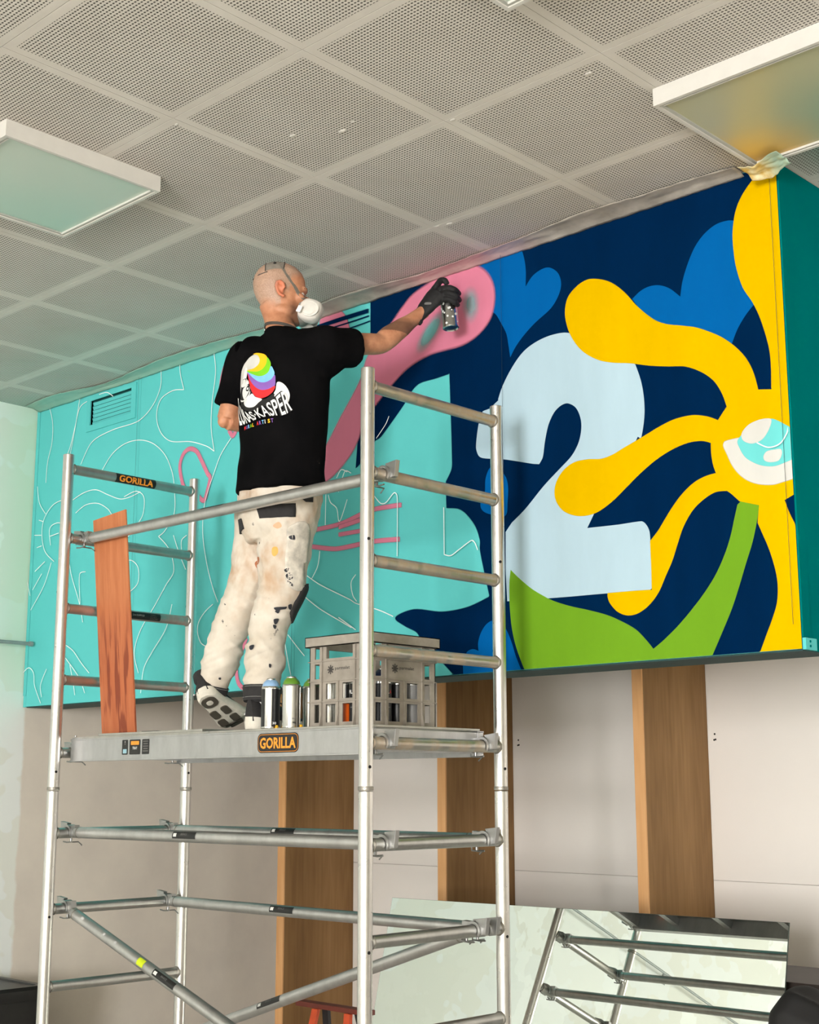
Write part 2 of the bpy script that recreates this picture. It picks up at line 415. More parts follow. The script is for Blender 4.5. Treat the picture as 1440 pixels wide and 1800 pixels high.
# ---- square surface-mounted light panels (switched off)
m_lamp = mat('lamp_housing', srgb(206, 203, 195), .45, var=.02)
m_lamp_in = mat('lamp_lip', srgb(176, 177, 168), .35, var=.02)
def lens_material(name, spray):
    t = NT(name); p = t.pos(); wx, wy, wz = t.sep(p)
    c = t.ramp(t.noise(p, 2.0, 4), [(0.3, srgb(186, 204, 190)), (0.7, srgb(194, 206, 192))])
    if spray == 'teal':
        c = t.mix(t.math('MULTIPLY', t.range(wx, -.7, -1.25), .55), c, srgb(156, 204, 188))  # diffuser turns greener towards its left side
    if spray == 'yellow':
        c = t.mix(0.8, c, srgb(178, 172, 128))
        d = t.n('ShaderNodeVectorMath', operation='DISTANCE'); t.l(p, d.inputs[0]); d.inputs[1].default_value = (1.02, .84, 3.48)
        c = t.mix(t.math('MULTIPLY', t.range(t.math('ADD', d.outputs['Value'], t.math('MULTIPLY', t.noise(p, 6, 3), .1)), .42, .08), .85), c, srgb(226, 176, 74))
        c = t.mix(t.math('MULTIPLY', t.math('MULTIPLY', t.range(wx, 1.08, 1.5), t.range(wy, .3, .85)), .9), c, srgb(70, 150, 140))
    t.set(c, 0.3, 0, 0.5); return t.m
def light_panel(x0, y0, label, spray, s=0.6, h=0.058):
    o = thing('ceiling_light', (x0+s/2, y0+s/2, ZC), label, 'ceiling light', 'square ceiling light panels')
    z0 = ZC-h; e = .022
    f = MB()
    for a in ((x0, x0+s, y0, y0+.012), (x0, x0+s, y0+s-.012, y0+s), (x0, x0+.012, y0+.012, y0+s-.012), (x0+s-.012, x0+s, y0+.012, y0+s-.012)):
        f.box(a[0], a[1], a[2], a[3], z0, ZC-.001)
    f.build('housing', m_lamp, o, smooth=False)
    f = MB()
    for a in ((x0+.012, x0+s-.012, y0+.012, y0+e), (x0+.012, x0+s-.012, y0+s-e, y0+s-.012), (x0+.012, x0+e, y0+e, y0+s-e), (x0+s-e, x0+s-.012, y0+e, y0+s-e)):
        f.box(a[0], a[1], a[2], a[3], z0+.004, z0+.02)
    f.build('lip', m_lamp_in, o, smooth=False)
    for a in ((x0+e, x0+s-e, y0+e, y0+e+.003), (x0+e, x0+s-e, y0+s-e-.003, y0+s-e)):
        MB().box(a[0], a[1], a[2], a[3], z0+.0015, z0+.0088).build('bead', m_lamp, o, smooth=False)
    MB().box(x0+e, x0+s-e, y0+e, y0+s-e, z0+.009, z0+.014).build('diffuser', lens_material('diffuser_'+spray, spray), o, smooth=False)
    MB().box(x0+.01, x0+s-.01, y0+.01, y0+s-.01, ZC-.004, ZC-.0012).build('back_plate', m_lamp, o, smooth=False)
    return o
light_panel(-1.205, -1.02, 'square ceiling light with pale green diffuser, top left above the man', 'teal')
lr = light_panel(0.985, 0.240, 'square ceiling light stained yellow and teal at the mural corner', 'yellow')
light_panel(1.005, -1.075, 'square ceiling light only just showing at the top edge of the picture', 'plain')
# crumpled tape on the light's corner nearest the mural
b = MB(); n = 26
def wad(u, w):
    x = 0.955+.155*u; yv = .775+.10*w+.02*sin(u*5)
    return V((x, yv, 3.478-.012*abs(noise.noise(V((x*28, yv*28, 1))))-.03*max(0, w-.72)*2*(1-abs(u-.4))-.004))
b.add([wad(i/n, j/n) for i in range(n+1) for j in range(n+1)], [(i*(n+1)+j, (i+1)*(n+1)+j, (i+1)*(n+1)+j+1, i*(n+1)+j+1) for i in range(n) for j in range(n)])
t = NT('stained_tape'); p = t.pos(); wx, wy, wz = t.sep(p)
t.set(t.mix(t.range(wx, 1.0, 1.08), t.ramp(t.noise(p, 30, 3), [(0.35, srgb(206, 170, 84)), (0.65, srgb(232, 222, 180))]), srgb(170, 196, 176)), 0.4)
wo = b.build('masking_tape', t.m, None, ang=70); md = wo.modifiers.new('thickness', 'SOLIDIFY'); md.thickness = .0008
tag(wo, 'crumpled yellow-stained masking tape on the corner of the ceiling light', 'masking tape')

# ---- wall rail on the left wall
o = thing('wall_rail', (ROOM_L+.095, -.2, 2.215), 'thin grey metal rail along the pale left wall', 'rail')
m_railm = mat('rail_metal', srgb(150, 158, 154), .5, .2)
MB().tube((ROOM_L+.095, -8.5, 2.215), (ROOM_L+.095, .925, 2.215), .010, 14).build('bar', m_railm, o)
MB().tube((ROOM_L+.095, .915, 2.215), (ROOM_L+.095, .932, 2.215), .014, 14).build('end_cap', m_railm, o)
for yy in (-8.0, -6.3, -4.5, -2.6, -.4):
    MB().box(ROOM_L+.001, ROOM_L+.095, yy-.012, yy+.012, 2.205, 2.225).box(ROOM_L, ROOM_L+.006, yy-.025, yy+.025, 2.17, 2.26).build('bracket', m_railm, o, smooth=False)
SHAPES = [
('navy_ground','navy',4,[[-949,3600,1],[-948,3444],[-947,3239,1],[-988,3120,1],[-1021,2925,1],[-1034,2794,1],[-968,2841],[-918,2896,1],[-885,2907],[-820,2960],[-746,3025],[-701,3074],[-656,3096],[-567,3098],[-491,3102,1],[-484,2899],[-480,2754,1],[-483,2703],[-514,2656,1],[-512,2549,1],[-451,2538],[-410,2513],[-361,2456],[-338,2397],[-338,2359],[-319,2277],[-293,2176,1],[-297,2169,1],[-406,2140],[-539,2133],[-693,2156],[-796,2133],[-743,2095],[-675,2062],[-637,2007],[-554,1947],[-481,1885,1],[-504,1854,1],[1003,1848,1],[1005,1880,1],[1004,3546,1],[126,3598,1]]),
('blue_heart','blue',0,[[-329,3548,1],[-323,3561,1],[-120,3563,1],[-98,3500],[-88,3441],[-90,3370,1],[-55,3404],[-9,3420],[30,3416],[68,3385],[83,3340],[71,3297],[32,3252],[-48,3211],[-105,3173],[-146,3136],[-173,3100,1],[-181,3153],[-191,3202],[-220,3256],[-245,3295],[-290,3330],[-349,3441]]),
('blue_heart','blue',0,[[404,3196,1],[440,3217],[480,3225],[523,3218],[566,3194],[607,3154,1],[619,3210],[645,3272],[676,3323],[715,3359],[762,3380],[808,3381],[839,3372,1],[897,3057,1],[861,3025],[828,2984],[803,2936,1],[661,2998,1],[474,3092,1]]),
('blue_oval','blue',0,[[-281,2677],[-306,2637],[-311,2581],[-331,2552],[-332,2524],[-312,2503],[-272,2488],[-208,2476],[-196,2533],[-194,2595],[-209,2635],[-245,2665]]),
('blue_heart','blue',0,[[-430,1872,1],[-430,1927],[-412,1965],[-382,1976],[-351,1967,1],[-353,1998],[-338,2036],[-312,2065],[-280,2078],[-246,2071],[-213,2040],[-186,1986],[-166,1932],[-134,1866,1]]),
('green_leaf','green',0,[[-186,2264,1],[-147,2229],[-82,2179],[3,2132],[86,2102],[168,2080],[248,2056],[306,2031],[373,1994],[419,1950],[444,1921,1],[484,1946],[541,1988],[598,2038],[655,2095],[702,2153],[740,2218],[765,2277],[781,2330],[796,2378,1],[810,2388,1],[877,2365,1],[865,2311],[845,2244],[815,2171],[786,2098],[757,2032],[718,1959],[665,1864,1],[-122,1870,1],[-164,1966],[-185,2045],[-194,2142],[-193,2212]]),
('numeral_two','pale',0,[[116,3133],[40,3144],[-38,3135],[-107,3108],[-165,3056],[-213,2992],[-237,2941],[-232,2941],[-281,2914,1],[-316,2910,1],[-339,2859],[-353,2772],[-341,2735],[-317,2720],[-236,2703],[-189,2692],[-72,2658],[-39,2651,1],[-21,2675],[-9,2735],[9,2795],[37,2838],[70,2859],[103,2861],[139,2837],[159,2794],[161,2749],[146,2700],[113,2657],[58,2618],[-19,2564],[-109,2489],[-177,2444,1],[-208,2412,1],[-211,2266,1],[-205,2145,1],[-8,2138,1],[87,2135],[260,2131],[435,2124,1],[447,2131,1],[448,2195],[447,2297],[444,2334],[430,2360],[412,2372],[309,2373],[177,2378,1],[199,2411],[212,2431,1],[273,2507,1],[357,2603,1],[409,2679,1],[423,2673],[439,2742],[441,2809],[431,2879],[409,2947,1],[272,3051,1]]),
('green_leaf_tip','green',0,[[-186,2264,1],[-147,2229],[-82,2179],[-6,2136,1],[-30,2110,1],[-183,2123,1],[-194,2142,1],[-193,2212]]),
('yellow_flower','yellow',2,[[980,3536,1],[980,3528,1],[940,3516],[894,3480],[860,3439],[840,3395],[828,3331],[828,3273],[835,3204],[857,3124],[889,3067],[912,3013],[930,2952],[944,2885],[947,2821],[944,2746,1],[894,2755,1],[884,2802],[869,2845],[845,2887],[807,2931],[760,2971],[707,3004],[662,3027],[607,3046],[551,3064],[503,3089],[461,3125],[418,3170],[380,3219],[340,3260],[300,3290],[249,3312],[207,3320],[164,3310],[120,3280],[103,3243],[101,3198],[116,3140],[147,3084],[188,3039],[249,2999],[310,2976],[390,2956],[468,2931],[544,2912],[610,2898],[655,2878],[700,2848],[734,2813],[759,2767],[774,2720,1],[755,2699],[737,2678,1],[701,2697],[648,2713],[601,2716],[554,2712],[506,2700],[458,2684],[408,2667],[348,2648],[298,2631],[247,2624],[185,2632],[123,2630],[74,2607],[41,2568],[32,2526],[44,2488],[75,2454],[127,2431],[179,2425],[230,2433],[292,2462],[353,2503],[413,2544],[482,2583],[550,2609],[616,2622],[671,2619],[706,2606,1],[706,2570],[711,2529],[721,2497,1],[673,2491],[627,2474],[580,2441],[541,2402],[511,2366],[481,2329],[447,2297,1],[448,2196,1],[447,2125,1],[378,2128],[260,2131,1],[260,2117],[269,2095],[298,2064],[336,2047],[375,2047],[414,2062],[448,2087],[477,2120],[503,2166],[533,2218],[559,2279],[584,2332],[623,2383],[670,2416],[715,2433],[760,2431,1],[776,2418],[805,2389,1],[877,2365,1],[869,2307,1],[884,2270],[906,2214],[923,2152],[930,2099],[925,2040],[906,1989],[882,1939],[850,1871,1],[1020,1871,1],[1036,2132,1],[1010,2266,1],[983,2326],[969,2369,1],[1010,2382,1],[1018,2434,1],[1025,2773,1],[1036,3526,1]]),
('eye_white','white',3,[[754,2587],[761,2600],[808,2603,1],[907,2600,1],[1020,2542,1],[1018,2437,1],[972,2431],[931,2427],[881,2436],[839,2455],[806,2484],[782,2519],[766,2557]]),
('iris','aqua2',1,[[810,2597],[815,2569],[835,2534],[868,2509],[901,2494],[942,2487],[984,2494],[1022,2503,1],[1023,2593,1],[991,2615],[959,2637],[935,2647],[866,2639]]),
('eye_highlight','white',1,[[824,2607],[831,2625],[858,2644],[901,2652],[935,2647],[935,2630],[919,2602],[897,2582],[863,2576],[833,2589]]),
('eye_highlight','white',1,[[903,2527],[916,2540],[945,2541],[966,2539],[969,2523],[956,2503],[926,2502],[906,2511]]),
('pink_tentacle','pink',14,[[-358,3521],[-451,3531],[-570,3516],[-692,3482],[-754,3440],[-805,3396],[-958,3273],[-997,3186],[-1062,3103],[-1128,3029],[-1195,2945],[-1262,2870],[-1317,2811,1],[-1288,2749,1],[-1179,2785],[-1073,2858],[-1021,2925],[-995,2995],[-918,3056],[-804,3137],[-717,3184],[-595,3212],[-431,3212],[-345,3233],[-277,3284],[-253,3358],[-263,3428],[-304,3488]]),
('pink_patch','pink',8,[[-1265,3459,1],[-1266,3510],[-1231,3536],[-1190,3541],[-1134,3518],[-1100,3480],[-1076,3416,1],[-1133,3399,1]]),
]
STROKES = [
('pink_line','pink',17,7,[[-1971,3316],[-1960,3385],[-1937,3442],[-1900,3485],[-1842,3526],[-1783,3541]]),
('pink_line','pink',17,7,[[-1894,3113],[-1864,3083],[-1836,3117]]),
('pink_line','pink',17,6,[[-2211,2863],[-2245,2913],[-2269,2998],[-2247,3054],[-2197,3075],[-2140,3053],[-2099,3001],[-2049,2928],[-2029,2905],[-2048,2844],[-2074,2800],[-2131,2841]]),
('pink_line','pink',16,6,[[-1735,2112],[-1769,2052],[-1799,1992],[-1785,1922],[-1736,1884]]),
('pink_line','pink',15,5,[[-1292,2557],[-1122,2563],[-949,2596],[-815,2597],[-763,2595]]),
('pink_line','pink',14,5,[[-1129,2549],[-997,2564]]),
('pink_line','pink',13,5,[[-1129,2517],[-949,2516]]),
('pink_line','pink',15,5,[[-1301,2485],[-1156,2458],[-1051,2458],[-925,2462],[-773,2453]]),
('navy_streak','navy',16,4,[[-1297,3482],[-1134,3483],[-962,3481]]),
('navy_streak','navy',5,2,[[-1188,3456],[-1061,3455],[-955,3456]]),
('navy_streak','navy',4,2,[[-1133,3428],[-1043,3428],[-948,3431]]),
]
CHALK = [
[[-3487,3551],[-3437,3437],[-3432,3321],[-3467,3213],[-3474,3099]],
[[-3169,3558],[-3197,3416],[-3233,3264],[-3248,3211]],
[[-3097,3492],[-3172,3467],[-3212,3362],[-3252,3256],[-3305,3186]],
[[-2453,3558],[-2446,3445],[-2509,3352],[-2627,3294],[-2858,3287],[-3041,3254],[-3137,3148]],
[[-2294,3561],[-2286,3476],[-2252,3385,1],[-2343,3398],[-2442,3371],[-2472,3292],[-2433,3201],[-2346,3139],[-2183,3108],[-2055,3063],[-1999,3029,1],[-2027,3149],[-2025,3279],[-2005,3427],[-2029,3555]],
[[-2935,3083],[-2849,3156],[-2743,3192],[-2620,3192],[-2498,3155],[-2393,3080],[-2330,2987],[-2305,2902],[-2298,2770],[-2372,2689],[-2420,2669,1],[-2351,2616],[-2308,2561],[-2288,2479],[-2341,2425],[-2434,2325],[-2543,2214],[-2587,2108],[-2547,2006]],
[[-3208,2960],[-3096,2987],[-2983,2987],[-2870,2944],[-2760,2906],[-2672,2904],[-2586,2918]],
[[-3164,2887],[-3072,2918],[-2959,2911],[-2865,2868],[-2826,2831]],
[[-2725,2912],[-2621,2926],[-2554,2887],[-2554,2804],[-2594,2758],[-2693,2688]],
[[-2703,2580],[-2634,2572],[-2580,2530],[-2575,2459],[-2624,2423],[-2675,2412]],
[[-2297,2659],[-2252,2574],[-2192,2479]],
[[-2229,2581],[-2231,2626],[-2192,2646]],
[[-1872,3072],[-1945,3005],[-1988,2933],[-2058,2786],[-2067,2640],[-2030,2490],[-1980,2370],[-1939,2299]],
[[-1976,2293],[-2035,2261],[-2079,2217],[-2085,2169],[-2059,2120],[-2021,2100]],
[[-3268,2979],[-3385,2962],[-3469,2895],[-3482,2807],[-3443,2713],[-3348,2647]],
[[-3520,2896],[-3474,2882]],
[[-3558,2816],[-3488,2808]],
[[-3526,2743],[-3478,2748]],
[[-3534,2612],[-3438,2657]],
[[-3556,2402],[-3436,2524],[-3373,2644]],
[[-3546,2512],[-3462,2593]],
[[-3215,2692],[-3176,2563],[-3088,2404],[-3046,2295]],
[[-3078,2393],[-3095,2549],[-3040,2559]],
[[-3202,2191],[-3124,2153],[-3044,2086],[-2967,2029]],
[[-2287,2321],[-2329,2207],[-2437,2098],[-2498,2023],[-2516,1906]],
[[-3614,2055],[-3546,2089],[-3493,2059],[-3477,1993],[-3408,1894]],
[[-3366,2073],[-3417,1990],[-3401,1926]],
[[-3146,2081],[-3111,1996],[-3087,1922]],
[[-3548,3088],[-3519,2992],[-3451,2921]],
[[-3385,2739],[-3403,2831],[-3336,2855],[-3256,2839]],
[[-3394,2790],[-3311,2797]],
[[-2984,3504],[-2909,3500],[-2852,3467]],
[[-3258,2173],[-3057,2014],[-2995,1928]],
[[-3616,2710],[-3616,2609],[-3563,2481]],
[[-1206,2721],[-1208,2567]],
[[-1191,2698],[-1176,2663],[-1137,2631],[-1118,2572],[-1072,2661]],
[[-1139,2765],[-1111,2797],[-1073,2781]],
[[-1240,2457],[-1253,2392],[-1291,2340]],
[[-1331,2364],[-1238,2311],[-1049,2228],[-1013,2209],[-923,2183],[-864,2164],[-796,2136]],
[[-1339,2271],[-1236,2206],[-1094,2136],[-1039,2109]],
[[-1439,2110],[-1378,2053],[-1329,2010]],
[[-1464,2099],[-1436,1997],[-1410,1917]],
[[-917,2663],[-870,2616],[-838,2614],[-792,2648],[-774,2635],[-772,2549],[-773,2381]],
[[-514,2549],[-513,2358,1],[-478,2350],[-436,2368],[-370,2397],[-352,2386],[-338,2356]],
[[-1014,2331],[-1042,2300],[-1032,2246],[-1008,2217]],
[[-1124,2700],[-1086,2785],[-1047,2772]],
[[-1117,2159],[-1012,2098]],
[[888,2572],[929,2549],[971,2554],[998,2584],[1006,2610]],
[[-895,2898],[-839,2950],[-820,2981]],
]
# vent [(-3107, 3318), (-3094, 3492), (-2662, 3520), (-2654, 3309), (-3067, 3351), (-3072, 3487), (-2699, 3482), (-2696, 3350)]

# ================================================================== the mural
PK = 0.70
def paint(name, col, rough=0.6, var=.03):
    col = tuple(v*PK for v in col[:3])+(1,)
    t = NT(name); p = t.pos()
    nz = t.noise(t.mapping(p, (6, 6, 1.6)), 1.0, 5, .6)
    t.set(t.ramp(nz, [(0.3, tuple(v*(1-var*2) for v in col[:3])+(1,)), (0.7, tuple(min(1, v*(1+var)) for v in col[:3])+(1,))]), rough, 0, 0.0)
    a = t.n('ShaderNodeAttribute', attribute_name='cover')
    tr = t.n('ShaderNodeBsdfTransparent'); mx = t.n('ShaderNodeMixShader')
    t.l(a.outputs['Fac'], mx.inputs[0]); t.l(tr.outputs[0], mx.inputs[1]); t.l(t.b.outputs[0], mx.inputs[2]); t.l(mx.outputs[0], t.out.inputs[0])
    return t.m
PAINT = {'aqua': mat('paint_aqua_ground', tuple(v*.80 for v in srgb(110, 222, 220)[:3])+(1,), .6, var=.03, scale=2, spec=.0), 'aqua2': paint('paint_aqua', srgb(128, 240, 238)), 'navy': paint('paint_navy', srgb(3, 42, 84), .6, .08),
         'blue': paint('paint_blue', srgb(8, 110, 190)), 'green': paint('paint_green', srgb(128, 184, 44)), 'pale': paint('paint_pale_blue', srgb(206, 236, 250)),
         'yellow': paint('paint_yellow', srgb(255, 204, 0)), 'white': paint('paint_white', srgb(244, 243, 236)), 'pink': paint('paint_pink', srgb(252, 150, 178)), 'chalk': paint('paint_chalk_line', (1.3, 1.36, 1.34, 1)),
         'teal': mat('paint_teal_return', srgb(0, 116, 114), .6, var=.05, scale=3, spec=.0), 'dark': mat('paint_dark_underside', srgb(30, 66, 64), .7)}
MD = 1.17
mural = thing('mural', ((MX0+MX1)/2, MY, MZ0), 'bright mural of flowers and a pale blue 2 on a boxed-in bulkhead', 'mural')
# the box behind, its sheets and trims
VX0, VX1, VZ0, VZ1 = -3.070, -2.697, 3.350, 3.485       # vent opening
MB().box(MX0+.004, MX1-.004, MY+.0595, 1.40, MZ0+.16, MZ1).build('carcass', PAINT['dark'], mural, smooth=False)
seams = [MX0+.028, -2.622, -1.412, -0.202, 0.984]
for i in range(4):
    x0, x1 = seams[i]+.0008, seams[i+1]-.0008
    b = MB()
    if i == 0:
        b.box(x0, VX0, MY, MY+.012, MZ0+.002, MZ1); b.box(VX1, x1, MY, MY+.012, MZ0+.002, MZ1)
        b.box(VX0, VX1, MY, MY+.012, MZ0+.002, VZ0); b.box(VX0, VX1, MY, MY+.012, VZ1, MZ1)
    else: b.box(x0, x1, MY, MY+.012, MZ0+.002, MZ1)
    b.build('panel', PAINT['aqua'], mural, smooth=False)
MB().box(MX0, MX0+.0265, MY-.0035, MY+.06, MZ0+.06, MZ1).build('edge_trim', PAINT['aqua'], mural, smooth=False, bevel=.001)
MB().box(MX0, MX0+.0265, MY+.0005, MY+.06, MZ0, MZ0+.06).build('edge_trim', PAINT['aqua'], mural, smooth=False)
MB().box(0.9852, MX1, MY, MY+.06, MZ0+.002, MZ1).build('corner_trim', PAINT['teal'], mural, smooth=False)
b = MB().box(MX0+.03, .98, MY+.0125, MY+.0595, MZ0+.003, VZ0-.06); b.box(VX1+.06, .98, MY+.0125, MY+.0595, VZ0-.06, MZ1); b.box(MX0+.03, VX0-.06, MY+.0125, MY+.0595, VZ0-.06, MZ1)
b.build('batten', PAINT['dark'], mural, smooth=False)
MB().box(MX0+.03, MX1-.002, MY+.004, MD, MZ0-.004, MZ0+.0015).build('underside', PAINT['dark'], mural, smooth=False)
MB().box(MX1+.0002, MX1+.006, MY+.0005, MY+.052, MZ0+.04, MZ1).build('return_trim', PAINT['teal'], mural, smooth=False, bevel=.001)
MB().box(MX1-.003, MX1+.003, MY+.054, 1.40, MZ0, MZ1).build('return_panel', PAINT['teal'], mural, smooth=False)
MB().box(MX1+.0002, MX1+.012, MY+.002, MY+.075, MZ0, MZ0+.038).build('corner_bracket', PAINT['aqua'], mural, smooth=False, bevel=.001)
for zz in (MZ0+.012, MZ0+.027): MB().tube((MX1+.012, MY+.03, zz), (MX1+.0145, MY+.03, zz), .004, 8).build('screw', PAINT['teal'], mural)

LAYER = [0]
def layer():
    LAYER[0] += 1; return MY-.0002-.00022*LAYER[0]
def clampw(p): return (min(max(p[0]/1000, MX0+.03), MX1-.0002), min(max(p[1]/1000, MZ0+.0025), MZ1-.002))
def set_cover(o, vals):
    a = o.data.attributes.new('cover', 'FLOAT', 'POINT'); a.data.foreach_set('value', vals)
def area2(P): return sum(P[i][0]*P[(i+1) % len(P)][1]-P[(i+1) % len(P)][0]*P[i][1] for i in range(len(P)))
def paint_shape(name, col, feather, pts):
    P = [clampw(p) for p in catmull(pts)]
    Q = [P[0]]
    for p in P[1:]:
        if (V(p)-V(Q[-1])).length > .0008: Q.append(p)
    if (V(Q[0])-V(Q[-1])).length < .0008: Q.pop()
    P = Q if area2(Q) > 0 else Q[::-1]
    y = layer(); n = len(P)
    vs = [(x, y, z) for x, z in P]; fs = [tuple(range(n))]; cov = [1.0]*n
    if feather:
        w = feather/1000; ins = []
        for i in range(n):
            a, c, e = V(P[i-1]), V(P[i]), V(P[(i+1) % n]); t = (e-a)
            t = t.normalized() if t.length > 1e-9 else V((1, 0)); nn = V((t.y, -t.x)); q = c+nn*w
            ins.append((min(max(q.x, MX0+.03), MX1-.0002), min(max(q.y, MZ0+.0025), MZ1-.002)))
        vs += [(x, y, z) for x, z in ins]; cov += [0.0]*n
        fs += [(i, n+i, n+(i+1) % n, (i+1) % n) for i in range(n)]
    L = root_loc(mural); me = bpy.data.meshes.new(name)
    me.from_pydata([tuple(V(v)-L) for v in vs], [], fs); me.update(); me.materials.append(PAINT[col])
    o = link(bpy.data.objects.new(name, me), mural); set_cover(o, cov)
    return o
def paint_stroke(name, col, width, feather, pts, seg=8):
    P = [V(p)/1000 for p in catmull(pts, False, seg)]
    Q = [P[0]]
    for p in P[1:]:
        if (p-Q[-1]).length > .002: Q.append(p)
    P = Q
    h = width/2000; y = layer(); vs = []; cov = []; fs = []; offs = [-h-feather/1000, -h, h, h+feather/1000] if feather else [-h, h]
    k = len(offs); n = len(P)
    ends = ([P[0]-(P[1]-P[0]).normalized()*(feather/1000+h*.5)] if feather else []) + P + ([P[-1]+(P[-1]-P[-2]).normalized()*(feather/1000+h*.5)] if feather else [])
    for i, p in enumerate(ends):
        t = (ends[min(i+1, len(ends)-1)]-ends[max(i-1, 0)]).normalized(); nn = V((t.y, -t.x))
        for j, o_ in enumerate(offs):
            q = p+nn*o_
            vs.append((min(max(q.x, MX0+.001), MX1), y, min(max(q.y, MZ0+.0025), MZ1-.002)))
            cov.append(1.0 if (not feather) else (0.0 if (j in (0, k-1) or i in (0, len(ends)-1)) else 1.0))
    fs = [(i*k+j, (i+1)*k+j, (i+1)*k+j+1, i*k+j+1) for i in range(len(ends)-1) for j in range(k-1)]
    L = root_loc(mural); me = bpy.data.meshes.new(name)
    me.from_pydata([tuple(V(v)-L) for v in vs], [], fs); me.update(); me.materials.append(PAINT[col])
    o = link(bpy.data.objects.new(name, me), mural); set_cover(o, cov); return o
def soft_blob(name, col, c, rx, rz, rot, strength=1.0):
    y = layer(); n = 28; vs = [(c[0], y, c[1])]; cov = [strength]; fs = []
    for k, (s, a) in enumerate(((.45, strength*.85), (.75, strength*.35), (1.0, 0))):
        for i in range(n):
            q = 2*pi*i/n; u, w = rx*s*cos(q), rz*s*sin(q)
            vs.append((c[0]+u*cos(rot)-w*sin(rot), y, c[1]+u*sin(rot)+w*cos(rot))); cov.append(a)
    fs = [(0, 1+i, 1+(i+1) % n) for i in range(n)] + [(1+r*n+i, 1+(r+1)*n+i, 1+(r+1)*n+(i+1) % n, 1+r*n+(i+1) % n) for r in range(2) for i in range(n)]
    L = root_loc(mural); me = bpy.data.meshes.new(name)
    me.from_pydata([tuple(V(v)-L) for v in vs], [], fs); me.update(); me.materials.append(PAINT[col])
    o = link(bpy.data.objects.new(name, me), mural); set_cover(o, cov); return o
for s in SHAPES: paint_shape(*s)
soft_blob('aqua_patch', 'aqua2', (-.372, 3.365), .05, .085, .1, .5)  # soft aqua patch right of the can
soft_blob('aqua_patch', 'aqua2', (-.595, 3.300), .11, .045, .75, .75)
for s in STROKES: paint_stroke(*s)
for s in CHALK: paint_stroke('chalk_line', 'chalk', 4.0, 0, s)

_y = layer()
for xs_, zz0 in ((-2.622, MZ0+.003), (-1.412, MZ0+.003), (-0.202, MZ0+.003), (0.9846, MZ0+.08)):
    MB().box(xs_-.0007, xs_+.0007, _y-.0002, _y, zz0, MZ1-.003).build('seam', mat('seam_shadow_gap', srgb(18, 40, 48), .9), mural, smooth=False)
# ---- louvred vent set into the left sheet of the mural
vent = thing('vent_grille', (-2.88, MY, 3.318), 'aqua painted louvred vent high in the left of the mural', 'vent', None)
b = MB(); X0, X1, Z0, Z1 = -3.103, -2.658, 3.318, 3.508
for q in ((X0, X1, Z0, VZ0), (X0, X1, VZ1, Z1), (X0, VX0, VZ0, VZ1), (VX1, X1, VZ0, VZ1)): b.box(q[0], q[1], MY-.008, MY-.0006, q[2], q[3])
b.build('frame', PAINT['aqua'], vent, smooth=False)
MB().box(VX0, VX1, MY+.05, MY+.056, VZ0, VZ1).build('back_plate', mat('vent_dark', srgb(20, 60, 60), .8), vent, smooth=False)
for k in range(6):
    z = VZ0+.002+k*.0215; w = (VX1-VX0)/2-.001
    Mx = Matrix.Translation(V(((VX0+VX1)/2, MY+.012, z+.0085))) @ Matrix.Rotation(radians(-66), 4, 'X')
    MB().cbox((0, 0, 0), 2*w, .0175, .0018, Mx).build('slat', PAINT['aqua'], vent, smooth=False)
b = MB().box(VX0-.002, VX0, MY, MY+.05, VZ0, VZ1).box(VX1, VX1+.002, MY, MY+.05, VZ0, VZ1).box(VX0, VX1, MY, MY+.05, VZ0-.002, VZ0).box(VX0, VX1, MY, MY+.05, VZ1, VZ1+.002)
b.build('sleeve', PAINT['aqua'], vent, smooth=False)

# ================================================================== the scaffold tower
W_, L_, ZB = 0.654, 1.765, 1.881
RP, RR, RT = 0.0232, 0.0205, 0.0215           # post, rung, brace tube radius
PT = 0.29                                      # rung pitch
def aluminium(name, col, rough, stain=None, amount=.5):
    t = NT(name); o = t.pos()
    n1 = t.noise(t.mapping(o, (18, 18, 6)), 1.0, 5, .65); n2 = t.noise(o, 45, 4, .6)
    c = t.ramp(n1, [(0.3, tuple(v*.82 for v in col[:3])+(1,)), (0.65, col)])
    if stain: c = t.mix(t.math('MULTIPLY', t.range(n1, .38, .62), amount), c, stain)
    t.set(c, t.math('ADD', t.math('MULTIPLY', n2, .16), rough-.08), 1.0)
    if stain: t.set(metal=t.math('SUBTRACT', 1.0, t.math('MULTIPLY', t.range(n1, .38, .62), amount)))
    t.bump(n2, .06, .001)
    return t.m
m_post = aluminium('aluminium_post', srgb(226, 224, 220), .30)
m_rung = aluminium('aluminium_rung', srgb(196, 196, 192), .36)
m_rung_r = aluminium('aluminium_rung_stained', srgb(196, 194, 186), .38, srgb(168, 136, 96), .55)
m_rung_o = aluminium('aluminium_rung_overspray', srgb(190, 190, 186), .4, srgb(176, 110, 88), .45)
m_tube = aluminium('aluminium_tube', srgb(204, 203, 202), .40)
m_cast = aluminium('cast_alloy', srgb(178, 178, 176), .45)
m_deckrail = aluminium('aluminium_extrusion', srgb(196, 196, 197), .42)
m_weld = aluminium('weld_bead', srgb(170, 166, 158), .5)
m_hole = mat('drilled_hole', srgb(14, 13, 12), .9)
m_black = mat('sticker_black', srgb(22, 21, 20), .4, var=.05)
m_orange = mat('sticker_orange', srgb(240, 150, 40), .45, var=.03)
m_white = mat('sticker_white', srgb(220, 220, 214), .45, var=.03)
m_steel = mat('steel_pin', srgb(150, 150, 148), .3, 1.0)

